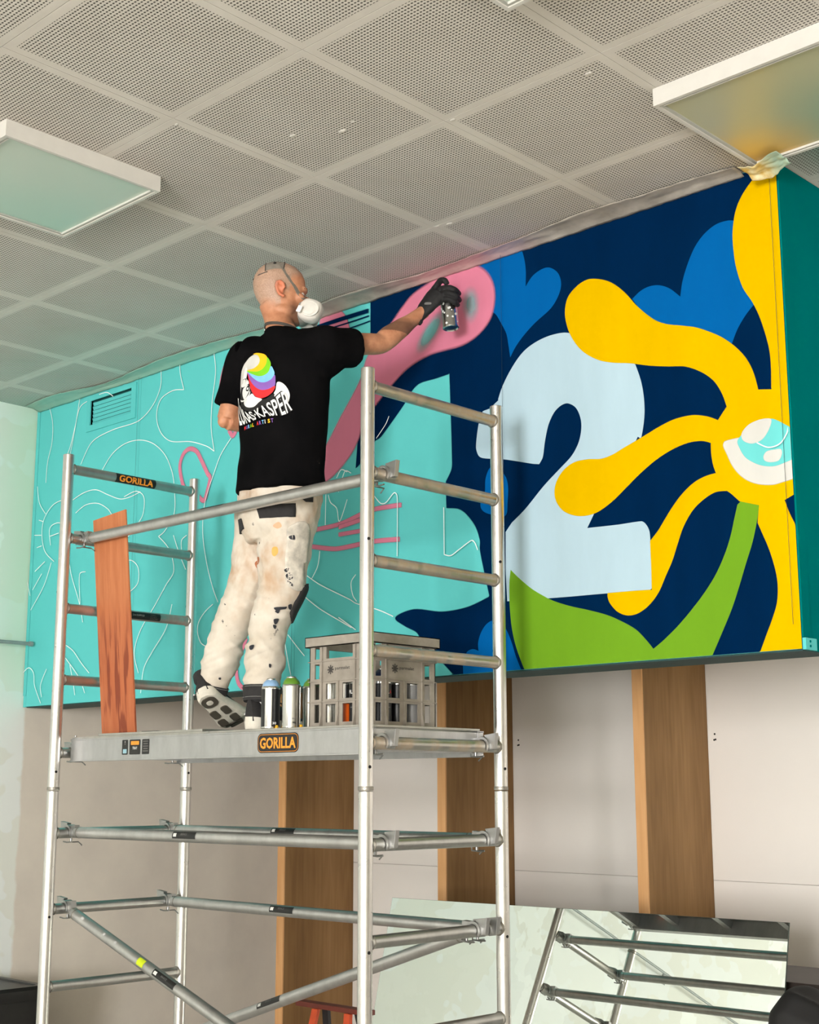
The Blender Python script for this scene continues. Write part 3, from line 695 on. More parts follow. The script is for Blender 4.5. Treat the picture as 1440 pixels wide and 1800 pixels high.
def on_tube(p0, p1, r, t, ang0):
    """surface frame of a tube: fn(a,b) -> point, a along the tube, b around it"""
    p0, p1 = V(p0), V(p1); d = (p1-p0).normalized(); c = p0+(p1-p0)*t
    up = V((0, 0, 1)); up = (up-d*up.dot(d)).normalized(); sd = up.cross(d)          # sd: sideways
    def fn(a, b, lift=0.0):
        q = ang0-b/r
        return c+d*a+(sd*cos(q)+up*sin(q))*(r+lift)
    return fn
def sticker_on(parent, fn, w, h, m, lift, name='sticker', r=.004):
    P = rrect(w, h, r); n = 7
    b = MB(); na = max(2, int(w/.012)); nb = 9
    ins = lambda a, c: (max(-w/2, min(w/2, a)), c)
    vs = [fn(-w/2+w*i/na, -h/2+h*j/nb, lift) for i in range(na+1) for j in range(nb+1)]
    b.add(vs, [(i*(nb+1)+j, (i+1)*(nb+1)+j, (i+1)*(nb+1)+j+1, i*(nb+1)+j+1) for i in range(na) for j in range(nb)])
    return b.build(name, m, parent)

def end_frame(x, upper, label, rung_m):
    f = thing('scaffold_end_frame', (x, W_/2, 1.504 if upper else 0.12), label, 'scaffold frame', 'scaffold end frames')
    zj = ZB-.4375
    z0, z1 = (zj, ZB+.929) if upper else (0.13, zj-.0015)
    rz = [ZB+.870-PT*k for k in range(5)] if upper else [ZB-.603-PT*k for k in range(4)]
    for y in (0, W_):
        p = MB().lathe([(RP-.002, 0), (RP, .002), (RP, z1-z0-.002), (RP-.002, z1-z0)], (x, y, z0), n=28).build('post', m_post, f)
        if upper:
            MB().lathe([(RP+.0004, 0), (RP+.0016, .003), (RP+.0016, .010), (RP+.0004, .013)], (x, y, z0), n=28).build('joint_collar', m_weld, p)
            MB().tube((x, y, z1-.0006), (x, y, z1+.0004), RP-.004, 24).build('tube_bore', m_hole, p)
        hz = ([ZB+.355, ZB-.365] if upper else [ZB-.92])
        for h in hz:
            dirs = V((.9, -.55, 0)).normalized() if x > -1 else V((-.75, -.66, 0)).normalized()
            if h < ZB: dirs = V((.95, -.2, 0)).normalized()
            q = V((x, y, h))
            MB().tube(q+dirs*(RP-.004), q+dirs*(RP+.0006), .0052, 12).build('pin_hole', m_hole, p)
    for k, z in enumerate(rz):
        r = MB().tube((x, RP*.6, z), (x, W_-RP*.6, z), RR, 24, cap=False).build('rung', rung_m(k), f)
        for y, s in ((RP-.001, 1), (W_-RP+.001, -1)):
            MB().lathe([(RR+.004, 0), (RR+.0032, .003), (RR+.0002, .006)], (x, y, z), (0, s, 0), n=24).build('weld', m_weld, r)
    if not upper:
        for y in (0, W_):                                        # castor under each post
            c = MB().tube((x, y, .10), (x, y, .135), .019, 16).box(x-.018, x-.014, y-.03, y+.03, .05, .112).box(x+.014, x+.018, y-.03, y+.03, .05, .112).box(x-.018, x+.018, y-.03, y+.03, .104, .112).build('castor_fork', m_cast, f)
            MB().tube((x-.012, y, .062), (x+.012, y, .062), .061, 24).build('castor_wheel', mat('castor_rubber', srgb(40, 40, 42), .6), c)
    return f
rr_ = lambda k: m_rung_r
rl_ = lambda k: (m_rung_o if k in (2, 3) else m_rung)
fUL = end_frame(-L_, True, 'upper aluminium ladder frame at the left end of the scaffold', rl_)
fUR = end_frame(0, True, 'upper aluminium ladder frame at the right end of the scaffold', rr_)
fLL = end_frame(-L_, False, 'lower aluminium ladder frame at the left end, below the platform', lambda k: m_rung)
fLR = end_frame(0, False, 'lower aluminium ladder frame at the right end, in front of the mirror', lambda k: m_rung)
# stickers on the left frame
def gorilla(parent, fn, w, h):
    s = sticker_on(parent, lambda a, b, l=0: fn(a, b, l), w, h, m_black, .0006)
    lettering('lettering', 'GORILLA', lambda a, b: fn(a, b, .0016), w*.86, h*.62, m_orange, s, offset=.03, fine=True)
top_rung = [c for c in fUL.children if c.name.startswith('rung')][0]
gorilla(top_rung, on_tube((-L_, 0, ZB+.870), (-L_, W_, ZB+.870), RR, .50, radians(190)), .205, .046)
r3 = [c for c in fUL.children if c.name.startswith('rung')][2]
fn = on_tube((-L_, 0, ZB+.870-2*PT), (-L_, W_, ZB+.870-2*PT), RR, .60, radians(184))
s3 = sticker_on(r3, fn, .17, .032, m_black, .0006)
lettering('lettering', '2.1m SCAFFOLD', lambda a, b: fn(a-.03, b+.002, .0012), .06, .007, m_white, s3)
lettering('lettering', 'WARNING\nREAD SAFETY\nINSTRUCTIONS', lambda a, b: fn(a+.05, b, .0012), .04, .022, mat('sticker_grey', srgb(120, 118, 114), .5), s3)

# ---- claw hook that clips a brace onto a rung running along y
def claw(parent, x, y, z, side, m=None, name='hook'):
    """side=+1: brace comes from -x (right end), -1: from +x (left end)"""
    b = MB(); w = .018; R = RR+.0018; T = .010; n = 18
    a0, a1 = radians(-35), radians(205)
    ring = []
    for i in range(n+1):
        a = a0+(a1-a0)*i/n; ca, sa = cos(a), sin(a)
        ring.append([V((x+side*ca*r, y+q, z+sa*r)) for r, q in ((R, -w), (R+T, -w), (R+T, w), (R, w))])
    b.rings(ring)
    h = b.build(name, m or m_cast, parent, smooth=True, bevel=.0012, ang=35)
    f = MB()                                                     # triangular fin and socket behind the claw
    poly = [(-R*.2, R+T*.6), (-.05, R+T*.9), (-.056, -.012), (-R-.002, -.016)]
    f.prism(poly, lambda a, c, t: V((x+side*a, y+t, z+c)), -.012, .012)
    poly2 = [(R+T*.6, -.012), (R+T+.016, -.010), (R+T+.024, R+T+.012), (R*.2, R+T+.006), (R*.75, R*.85)]
    f.prism(poly2, lambda a, c, t: V((x+side*a, y+t, z+c)), -.009, .009)
    f.build('hook_fin', m or m_cast, h, smooth=False, bevel=.0012)
    pn = MB()                                                    # spring latch below
    pn.path([(x-side*.045, y-.02, z-.018), (x-side*.045, y-.02, z-.034), (x-side*.012, y-.02, z-.036), (x+side*.012, y-.02, z-.034)], .0028, 8)
    pn.path([(x-side*.03, y-.022, z-.035), (x-side*.03, y+.022, z-.035), (x-side*.05, y+.026, z-.048)], .0025, 8)
    pn.tube((x-side*.03, y-.012, z-.020), (x-side*.03, y-.012, z-.036), .005, 10)
    pn.build('latch', m_steel, h)
    return h
def brace(label, y, za, zb, sticker_t=None, ang=radians(60), xa=-L_, xb=0.0, cat='scaffold brace', text=True):
    """tube between the rung at the left end (height za) and at the right end (zb)"""
    o = thing('scaffold_brace', ((xa+xb)/2, y, min(za, zb)), label, cat, 'scaffold braces and rails')
    dx = .052; sl = (zb-za)/(xb-xa); off = .002
    p0, p1 = V((xa+dx, y, za+sl*dx+off)), V((xb-dx, y, zb-sl*dx+off))
    tb = MB().tube(p0, p1, RT, 26).build('tube', m_tube, o)
    d = (p1-p0).normalized()
    for q, s in ((p0, 1), (p1, -1)):
        MB().tube(q+d*s*.018, q+d*s*.022, RT+.0012, 24).build('crimp', m_weld, tb)
    claw(o, xa, y, za, -1); claw(o, xb, y, zb, 1)
    if sticker_t is not None:
        fn = on_tube(p0, p1, RT, sticker_t, ang)
        s = sticker_on(tb, fn, .135, .026, m_black, .0006)
        sticker_on(s, lambda a, b, l=0: fn(a-.052, b, l), .018, .012, m_white, .0012, 'sticker_panel')
        if text: lettering('lettering', 'BRACE', lambda a, b: fn(a+.0, b+.003, .0012), .035, .007, mat('sticker_grey', srgb(120, 118, 114), .5), s)
    return o, tb, p0, p1
YF, YR = 0.085, W_-.085
R2 = ZB+.870-PT; R5 = ZB+.870-4*PT; L1 = ZB-.603; L2 = L1-PT; L4 = L1-3*PT
brace('thin aluminium guard rail crossing in front of the man at hip height', YF, R2, R2, .49, radians(100), text=False)
brace('horizontal aluminium brace across the front just below the platform', YF, L1, L1, .43, radians(165))
brace('horizontal aluminium brace across the back just below the platform', YR, L1, L1, .42, radians(150))
brace('horizontal aluminium brace across the back, second below the platform', YR, L2, L2, .42, radians(160))
o, tb, p0, p1 = brace('diagonal aluminium brace across the front with a green tape mark', YF, L2, L4, .37, radians(150))
fn = on_tube(p0, p1, RT, .285, radians(150))
sticker_on(tb, fn, .040, .030, mat('green_tape', srgb(206, 224, 20), .5), .0008, 'tape_mark')
for tt, w in ((.05, .016), (.14, .01), (.185, .012)):
    f2 = on_tube(p0, p1, RT, tt, radians(140)); sticker_on(tb, f2, w, .01, mat('paint_scuff', srgb(214, 214, 210), .5), .0006, 'paint_scuff')
brace('diagonal aluminium brace across the back, falling to the left', W_-.14, L4, L2, .42, radians(150))

# ---- the platform
DX0, DX1, DY0, DY1, DZ = -L_+.035, -.035, .050, W_-.050, 1.652
o = thing('scaffold_platform', ((DX0+DX1)/2, W_/2, R5), 'aluminium scaffold platform that the man stands on', 'scaffold platform')
def channel(y0, y1, out):
    b = MB().box(DX0, DX1, y0, y1, DZ-.092, DZ-.010)
    b.box(DX0, DX1, y0-(.004 if out < 0 else 0), y1+(.004 if out > 0 else 0), DZ-.096, DZ-.090)
    b.box(DX0, DX1, y0-(.003 if out < 0 else 0), y1+(.003 if out > 0 else 0), DZ-.014, DZ-.008)
    return b
cf = channel(DY0, DY0+.030, -1).build('side_rail', m_deckrail, o, smooth=False, bevel=.001)
channel(DY1-.030, DY1, 1).build('side_rail', m_deckrail, o, smooth=False, bevel=.001)
MB().box(DX0+.002, DX0+.03, DY0+.031, DY1-.031, DZ-.085, DZ-.013).build('end_beam', m_deckrail, o, smooth=False, bevel=.001)
MB().box(DX1-.03, DX1-.002, DY0+.031, DY1-.031, DZ-.085, DZ-.013).build('end_beam', m_deckrail, o, smooth=False, bevel=.001)
m_deck = aluminium('deck_sheet', srgb(196, 194, 188), .5)
MB().box(-.86, DX1-.01, DY0+.006, DY1-.006, DZ-.0075, DZ).build('deck_sheet', m_deck, o, smooth=False, bevel=.001)
MB().box(DX0+.05, -.90, DY0+.006, DY0+.05, DZ-.0075, DZ).box(DX0+.05, DX0+.12, DY0+.05, DY1-.006, DZ-.0075, DZ).box(DX0+.12, -.90, DY1-.05, DY1-.006, DZ-.0075, DZ).box(-.90, -.861, DY0+.006, DY1-.006, DZ-.0075, DZ).build('deck_sheet', m_deck, o, smooth=False)
h = MB().box(DX0+.17, -.905, DY0+.012, DY1-.052, DZ+.0005, DZ+.010).build('trapdoor', m_deck, o, smooth=False, bevel=.0015)
MB().box(-1.30, -1.20, DY0+.03, DY0+.05, DZ+.0102, DZ+.0125).build('trapdoor_pull', m_hole, h, smooth=False)
for x in (-1.45, -1.1, -.7, -.35): MB().box(x-.02, x+.02, DY0+.031, DY1-.031, DZ-.06, DZ-.02).build('cross_beam', m_deckrail, o, smooth=False)
for x, s in ((-L_, -1), (0.0, 1)):
    for y in (DY0+.035, DY1-.035):
        claw(o, x, y, R5, s)
for x in (DX0+.012, DX1-.012): MB().tube((x, DY0+.012, DZ+.002), (x, DY0+.012, DZ+.006), .005, 10).build('rivet', m_steel, o)
MB().box(DX0+.004, DX0+.06, DY0+.004, DY1-.004, DZ-.008, DZ-.002).build('edge_strip', m_deckrail, o, smooth=False)
# printed labels on the front side rail
def flat(x, z): return lambda a, b, l=0: V((x+a, DY0-.0004-l, z+b))
def flat_plate(parent, x, z, w, h, r, m, l=0.0, name='sticker'):
    f = flat(x, z); b = MB(); P = rrect(w, h, r); b.add([f(a, c, l) for a, c in P], [tuple(range(len(P)))]); return b.build(name, m, parent, smooth=False)
s = flat_plate(cf, -.476, 1.602, .212, .066, .020, m_black)
flat_plate(s, -.476, 1.602, .2045, .0585, .0175, m_orange, .0003, 'sticker_border')
flat_plate(s, -.476, 1.602, .2015, .0555, .016, m_black, .0006, 'sticker_border')
lettering('lettering', 'GORILLA', lambda a, b: flat(-.476, 1.602)(a, b, .0012), .184, .038, m_orange, s, offset=.03)
for x, w in ((-1.360, .038), (-1.296, .070), (-1.228, .046)):
    s = flat_plate(cf, x, 1.605, w, .056, .004, m_black)
    if w == .070:
        flat_plate(s, x, 1.620, .052, .014, .002, m_orange, .0003, 'sticker_panel')
        lettering('lettering', 'TRAY', lambda a, b, x=x: flat(x, 1.601)(a, b, .0004), .03, .010, m_white, s, offset=.02)
    elif w == .038:
        flat_plate(s, x, 1.590, .024, .016, .002, mat('sticker_pale', srgb(150, 190, 200), .5), .0003, 'sticker_panel')
        lettering('lettering', '!', lambda a, b, x=x: flat(x, 1.622)(a, b, .0004), .003, .014, m_white, s)
    else:
        for k in range(5): flat_plate(s, x, 1.625-.009*k, .034-(k % 2)*.006, .0025, .0008, mat('sticker_grey', srgb(120, 118, 114), .5), .0003, 'print_line')

LEG_R = [([-0.6361,0.255,2.5573],0.105),([-0.659,0.255,2.4532],0.105),([-0.6851,0.255,2.356],0.097),([-0.6957,0.25,2.2439],0.091),([-0.7033,0.25,2.1707],0.087),([-0.7342,0.24,2.0926],0.076),([-0.7462,0.225,2.0085],0.069),([-0.7358,0.21,1.9236],0.07),([-0.7316,0.195,1.8401],0.066),([-0.7299,0.19,1.7682],0.057)]
LEG_L = [([-0.8145,0.275,2.5875],0.102),([-0.8563,0.285,2.4844],0.099),([-0.8765,0.285,2.3834],0.09),([-0.8877,0.275,2.2674],0.086),([-0.9033,0.265,2.1918],0.082),([-0.9428,0.25,2.1117],0.072),([-0.982,0.235,2.0272],0.067),([-1.0037,0.225,1.9419],0.066),([-1.032,0.215,1.8572],0.056),([-1.0474,0.21,1.8022],0.049)]
PELVIS = [([-0.7091,0.24,2.5921],0.158,0.112),([-0.7137,0.24,2.5233],0.162,0.118),([-0.7185,0.24,2.4592],0.16,0.12),([-0.72,0.24,2.3948],0.145,0.112),([-0.722,0.24,2.3522],0.11,0.09)]
TORSO = [([-0.6917,0.235,3.1509],0.07,0.066),([-0.6876,0.235,3.1206],0.115,0.082),([-0.6869,0.235,3.0889],0.168,0.094),([-0.6852,0.235,3.0235],0.195,0.112),([-0.6857,0.235,2.9122],0.188,0.12),([-0.6862,0.235,2.8018],0.18,0.116),([-0.6899,0.235,2.6928],0.176,0.114),([-0.6941,0.235,2.6063],0.18,0.12),([-0.6985,0.235,2.529],0.187,0.13)]
RSH = [-0.5069,0.265,3.0646]
RELB = [-0.483,0.54,3.1303]
RWR = [-0.4321,0.71,3.2777]
LSH = [-0.8699,0.19,3.0712]
LELB = [-0.9149,0.15,2.8321]
LWR = [-0.9275,0.36,2.8423]
NECK0 = [-0.7043,0.235,3.1357]
NECK1 = [-0.741,0.242,3.2279]
HEAD = [-0.7393,0.25,3.319]
PALM = [[-0.4273,0.718,3.288],[-0.4105,0.733,3.3159],[-0.3937,0.748,3.3439],[-0.3772,0.76,3.3688]]
INDEX = [[-0.3999,0.775,3.4046],[-0.3951,0.79,3.4288],[-0.3825,0.803,3.4314],[-0.3767,0.81,3.4151]]
MIDDLE = [[-0.3723,0.768,3.3814],[-0.333,0.768,3.3785],[-0.3123,0.785,3.3684],[-0.3271,0.825,3.3661]]
RING = [[-0.3597,0.764,3.356],[-0.3254,0.766,3.3526],[-0.3048,0.783,3.3402],[-0.3226,0.823,3.3385]]
PINKY = [[-0.3641,0.762,3.3354],[-0.3315,0.766,3.3307],[-0.3131,0.782,3.3186],[-0.3273,0.818,3.3172]]
THUMB = [[-0.4216,0.745,3.3311],[-0.4323,0.8,3.3789],[-0.4377,0.85,3.4078],[-0.4143,0.865,3.4106]]
CAN = [[-0.3571,0.81,3.2261],[-0.3769,0.81,3.4009]]
LOGO = [('grey',[[-128,-13],[-127,27],[-118,77],[-97,100],[-81,111],[-56,127],[-23,131],[-5,111],[-5,94],[-9,85],[-29,72],[-59,73],[-71,45],[-53,25],[-78,19],[-108,17],[-120,-1]]),('white',[[66,-44],[74,-25],[79,3],[98,-1],[116,-19],[126,-44],[124,-66],[116,-81],[97,-69],[81,-59]]),('black',[[-129,-13],[-121,9],[-110,25],[-53,24],[-18,-30],[15,-52],[36,-54],[68,-39],[66,-57],[40,-78],[0,-88],[-50,-86],[-93,-71],[-121,-44]]),('white',[[-87,-50],[-85,-42],[-64,-40],[-35,-24],[-18,-39],[15,-53],[-1,-63],[-26,-74],[-55,-72],[-76,-63]]),('white',[[-110,26],[-87,33],[-58,29],[-51,18],[-74,14],[-104,17]]),('white',[[-97,-21],[-102,-7],[-97,7],[-78,13],[-53,12],[-44,-3],[-56,-21],[-77,-35],[-87,-33]]),('white',[[-123,-24],[-115,-29],[-85,-37],[-52,-25],[-44,-13],[-42,-20],[-56,-38],[-89,-42],[-115,-35]]),('black',[[-69,-4],[-63,7],[-49,11],[-46,-4],[-56,-11]]),('white',[[-63,-3],[-59,3],[-52,3],[-52,-5]]),('white',[[-93,49],[-88,51],[-78,82],[-64,79],[-67,41],[-91,43]]),('black',[[-90,44],[-67,41],[-68,38],[-90,41]]),('white',[[-86,41],[-74,39],[-74,25],[-88,27]]),('yellow',[[-65,71],[-29,72],[-9,85],[-5,104],[-18,123],[-41,131],[-23,133],[11,123],[30,107],[28,85],[16,67],[-4,57],[-29,60]]),('green',[[-65,69],[-29,60],[-4,57],[16,67],[28,85],[30,107],[49,85],[51,64],[42,46],[21,35],[-4,37],[-33,50]]),('sky',[[-63,65],[-33,50],[-4,37],[21,35],[42,46],[53,68],[66,49],[69,32],[55,14],[30,7],[1,15],[-28,35]]),('purple',[[-61,63],[-28,35],[1,15],[30,7],[55,14],[71,31],[75,7],[72,-12],[47,-21],[18,-20],[-11,-5],[-36,22]]),('red',[[-58,61],[-36,22],[-11,-5],[18,-20],[47,-21],[74,-12],[68,-31],[48,-46],[19,-51],[-1,-46],[-20,-32],[-34,-10],[-43,17],[-54,49]])]
LTOP = [[-143,-11],[-114,-50],[-75,-83],[-34,-90],[8,-83],[48,-71],[75,-58],[100,-36],[121,-40]]
LBOT = [[-114,-129],[-87,-131],[-53,-131],[-16,-129],[25,-125],[58,-125],[86,-126],[110,-126],[138,-108]]
MURAL_TXT = [[-91,-151],[71,-148],[68,-134],[-93,-136]]
BACK = [-0.664,0.1119,2.9122]
PATCH = [('waist_pocket','black',[[-84,2577],[-80,2551],[-63,2539],[-1,2535],[55,2546],[128,2557],[159,2592],[-2,2586]]),('pocket_flap','black',[[-68,2458],[0,2460],[80,2463],[78,2415],[1,2413],[-53,2414]]),('pocket_flap','black',[[-150,2434],[-128,2428],[-116,2388],[-144,2387]]),('belt_loop','black',[[75,2502],[140,2508],[138,2474],[115,2471],[84,2491]]),('cargo_pocket','dirty',[[52,2380],[122,2397],[118,2283],[112,2176],[83,2153],[47,2176],[40,2255],[47,2329]]),('knee_pad','black',[[71,2150],[113,2185],[113,2137],[98,2081],[70,2016],[46,1992],[36,2015],[58,2079]]),('knee_pad','black',[[-104,2023],[-87,2068],[-79,2059],[-88,2007],[-102,2007]]),('waist_pocket','black',[[-160,2575],[-148,2577],[-148,2557],[-157,2554]])]
SPLAT = [('ink',[[1,2093],[45,2098],[40,2090],[7,2084]]),('ink',[[7,2084],[21,2087],[15,2073],[4,2079]]),('ink',[[-1,2051],[16,2054],[10,2037],[2,2034]]),('ink',[[-3,2032],[8,2029],[5,2015],[-2,2021]]),('ink',[[-85,1954],[-68,1957],[-73,1941],[-82,1941]]),('ink',[[43,2207],[60,2216],[69,2199],[55,2190]]),('ink',[[49,2188],[61,2182],[77,2165],[61,2171]]),('ink',[[52,2346],[75,2351],[75,2334],[58,2337]]),('ink',[[-12,1888],[-4,1886],[-7,1875],[-12,1877]]),('ink',[[51,2104],[62,2107],[59,2090],[51,2093]]),('ink',[[-222,1856],[-214,1857],[-215,1850],[-221,1850]]),('ink',[[38,2227],[54,2233],[49,2219],[41,2219]]),('rust',[[-86,2275],[-72,2286],[-58,2278],[-60,2258],[-77,2255]]),('ochre',[[-6,2306],[11,2309],[15,2289],[3,2275],[-7,2283]]),('ochre',[[55,2340],[75,2346],[78,2323],[59,2314]]),('peach',[[-4,2385],[18,2397],[29,2382],[13,2374]])]
REF = [-0.7,0.22]

# ================================================================== the man
man = thing('person', (-.83, .2, DZ), 'man in black T-shirt, paint-stained white trousers and respirator, spraying the mural', 'person')
BA = V((cos(radians(10)), sin(radians(10)), 0)); BF = V((-BA.y, BA.x, 0)); BU = V((0, 0, 1))   # torso right / forward / up
def ell(c, a, b, ax=BA, fw=BF, n=36, p=2.0, bulge=0):
    c = V(c); out = []
    for k in range(n):
        q = 2*pi*k/n; cs, sn = cos(q), sin(q)
        out.append(c+ax*a*math.copysign(abs(cs)**(2/p), cs)+fw*b*math.copysign(abs(sn)**(2/p), sn))
    return out
def limb(mb, pts, n=24, sub=4, flat=1.0, ref=None):
    """pts: [(point, radius)], smooth tube with capped ball ends"""
    P = [V(p) for p, r in pts]; R = [r for p, r in pts]; C = []; Q = []
    for i in range(len(P)-1):
        p0, p1, p2, p3 = P[max(i-1, 0)], P[i], P[i+1], P[min(i+2, len(P)-1)]
        for k in range(sub):
            t = k/sub
            C.append(0.5*((2*p1)+(p2-p0)*t+(2*p0-5*p1+4*p2-p3)*t*t+(3*p1-p0-3*p2+p3)*t**3)); Q.append(R[i]+(R[i+1]-R[i])*(3*t*t-2*t**3))
    C.append(P[-1]); Q.append(R[-1])
    ref = V(ref) if ref is not None else None; rings = []
    for i, c in enumerate(C):
        d = (C[min(i+1, len(C)-1)]-C[max(i-1, 0)]).normalized()
        if ref is None: u, w, _ = basis(d)
        else:
            u = (ref-d*ref.dot(d)).normalized(); w = d.cross(u)
        rings.append([c+u*Q[i]*cos(2*pi*k/n)+w*Q[i]*flat*sin(2*pi*k/n) for k in range(n)])
    mb.rings(rings); return mb
def fold_noise(me, fn):
    nor = [v.normal.copy() for v in me.vertices]
    for v, n_ in zip(me.vertices, nor): v.co = v.co+n_*fn(v.co)
    me.update()

# ---------------- body: head, neck, arms and hidden core, one continuous skin
HD = V(HEAD); hy = radians(-34); hp = radians(-4)
HR = V((cos(hy), sin(hy), 0)); HF0 = V((-sin(hy), cos(hy), 0)); HF = (HF0*cos(hp)+BU*sin(hp)); HU = HR.cross(HF).normalized()
def hl(r, f, u): return HD+HR*r+HF*f+HU*u          # head-local point
body = MB()
prof = [(-.122, .030, .072, .018), (-.115, .005, .086, .034), (-.100, -.025, .094, .047), (-.080, -.045, .096, .056), (-.055, -.066, .094, .062), (-.028, -.088, .093, .067), (0, -.101, .094, .0715), (.03, -.107, .098, .075), (.06, -.104, .093, .0755), (.085, -.092, .080, .070), (.103, -.074, .060, .058), (.114, -.050, .036, .042), (.119, -.025, .010, .020)]
rings = []
for i in range(len(prof)-1):
    for k in range(4):
        t = k/4; q = [prof[i][j]+(prof[i+1][j]-prof[i][j])*t for j in range(4)]
        rings.append(ell(hl(0, (q[1]+q[2])/2, q[0]), q[3], (q[2]-q[1])/2, HR, HF, 36, 2.15))
rings.append(ell(hl(0, -.008, .1195), .012, .012, HR, HF, 36))
body.rings(rings)
MH = Matrix((HR, HF, HU)).transposed()
body.ball(hl(0, .088, .022), .048, .018, .012, MH)                        # brow
body.ball(hl(0, .104, -.022), .013, .020, .026, MH); body.ball(hl(0, .114, -.036), .015, .014, .011, MH)   # nose
for s in (-1, 1):
    body.ball(hl(s*.045, .072, -.02), .020, .020, .018, MH)               # cheekbone
    body.ball(hl(s*.052, .02, -.075), .014, .04, .022, MH)                # jaw
    # ear: helix, lobe and bowl
    e0 = lambda a, c, o=0: hl(s*(.0735+.010+o+.004*a/.016), -.004+a-.15*c, -.008+c)
    body.path([e0(.014, .004), e0(.010, .022), e0(-.002, .031), e0(-.014, .026), e0(-.019, .010), e0(-.016, -.008), e0(-.006, -.022), e0(.006, -.030), e0(.012, -.022, -.004)], [.004, .005, .0058, .006, .0058, .0055, .006, .0065, .005], 10)
    body.ball(hl(s*.073, -.006, -.008), .007, .016, .026, MH)
    body.path([e0(.008, -.004, -.003), e0(-.004, .012, -.002), e0(-.010, .002, -.002)], .0042, 8)
limb(body, [(V(NECK0)-BU*.05, .066), (NECK0, .062), ((V(NECK0)+V(NECK1))/2, .055), (NECK1, .055), (hl(0, -.02, -.04), .058)], 28)
rs, re, rw = V(RSH), V(RELB), V(RWR)
limb(body, [(rs-BA*.04, .055), (rs, .057), (rs+(re-rs)*.35, .050), (rs+(re-rs)*.75, .042), (re, .0405), (re+(rw-re)*.22, .0435), (re+(rw-re)*.5, .038), (re+(rw-re)*.8, .029), (rw, .0265), (rw+(rw-re)*.12, .027)], 26)
body.ball(re+V((0, -.004, -.018)), .024, .028, .024)
ls, le, lw = V(LSH), V(LELB), V(LWR)+V((.06, 0, 0))
limb(body, [(ls+BA*.04, .055), (ls, .057), (ls+(le-ls)*.4, .049), (ls+(le-ls)*.8, .042), (le, .041)], 26, ref=BA)
limb(body, [(le, .040), (le+(lw-le)*.25, .042), (le+(lw-le)*.6, .034), (lw, .026)], 24)
body.ball(le+V((-.004, -.012, -.008)), .026)
# left hand resting in front of the belly: palm, fingers, thumb
lf = (lw-le).normalized(); lr_ = lf.cross(BU).normalized()
pc = lw+lf*.045
limb(body, [(lw, .024), (pc, .034), (lw+lf*.088, .036)], 18, flat=.5, ref=lr_)
for k, L in enumerate((.070, .078, .072, .056)):
    b0 = lw+lf*.085+lr_*(.026-.0175*k)
    limb(body, [(b0, .0088), (b0+lf*L*.45-BU*.006, .0082), (b0+lf*L*.75-BU*.022, .0076), (b0+lf*L*.85-BU*.040, .0066)], 10)
limb(body, [(lw+lf*.02+lr_*.028, .011), (lw+lf*.055+lr_*.05-BU*.01, .0098), (lw+lf*.085+lr_*.052-BU*.022, .008)], 10)
# hidden core under the clothes
body.rings([ell(c, a*.80, b*.78) for c, a, b in TORSO]); body.rings([ell(c, a*.8, b*.8) for c, a, b in PELVIS])
limb(body, [(V(PELVIS[0][0])-BU*.02, .10), (V(TORSO[-2][0]), .10)])
for LG in (LEG_R, LEG_L): limb(body, [(p, r*.66) for p, r in LG], ref=BA)
bme = remeshed(body, .0042, 3, .5)
# skin tint: shaved scalp, redder face, ears and elbows
ca = bme.color_attributes.new('tint', 'FLOAT_COLOR', 'POINT')
for i, v in enumerate(bme.vertices):
    d = v.co-HD; r, f, u = d.dot(HR), d.dot(HF), d.dot(HU)
    scalp = 0.0
    if u > -.085 and v.co.z > 3.2:
        hair_line = .052 if f > .03 else (-.005 if f > .0 else -.062)
        edge = u-(hair_line+max(0, f-.03)*.55)
        scalp = max(0, min(1, edge/.03+.5)) if abs(r) < .0785 or f < -.03 else 0
        if f < -.02: scalp = max(0, min(1, (u+.07)/.035))
    ear = 1.0 if (abs(r) > .077 and v.co.z > 3.2) else 0.0
    beard = max(0, min(1, (-.035-u)/.03))*max(0, min(1, (f-.02)/.03)) if v.co.z > 3.18 else 0
    ca.data[i].color = (scalp, ear, beard, 1)
t = NT('skin'); at = t.n('ShaderNodeAttribute', attribute_name='tint'); sr, sg, sb = t.sep(at.outputs['Color']); p = t.pos()
nz = t.noise(p, 28, 5, .6)
c = t.ramp(nz, [(0.3, srgb(176, 116, 84)), (0.7, srgb(206, 148, 112))])
c = t.mix(t.math('MULTIPLY', sr, .75), c, t.ramp(t.noise(p, 260, 2), [(0.3, srgb(150, 126, 108)), (0.7, srgb(190, 164, 144))]))
c = t.mix(t.math('MULTIPLY', sg, .6), c, srgb(206, 110, 78)); c = t.mix(t.math('MULTIPLY', sb, .75), c, srgb(84, 58, 44))
t.set(c, .5, 0, .4); t.b.inputs['Subsurface Weight'].default_value = .08; t.b.inputs['Subsurface Radius'].default_value = (.01, .004, .002); t.bump(t.noise(p, 160, 3), .12, .001); m_skin = t.m
bo = obj_from(bme, 'body', m_skin, man)
bbvh = BVHTree.FromPolygons([v.co+man.location for v in bme.vertices], [tuple(q.vertices) for q in bme.polygons])
m_dark = mat('dark_hair', srgb(44, 32, 26), .7)
for s in (-1, 1):
    e = MB().ball(hl(s*.030, .0800, -.004), .0125, .0125, .0125, MH, 10).build('eye', mat('eye_white', srgb(220, 214, 206), .2), bo)
    MB().ball(hl(s*.031, .0895, -.004), .006, .0030, .006, MH, 8).build('iris', mat('eye_iris', srgb(40, 34, 30), .2), e)
    MB().path([hl(s*.012, .1015, .018), hl(s*.028, .099, .023), hl(s*.046, .088, .019)], [.002, .0026, .0015], 8).build('eyebrow', m_dark, bo)

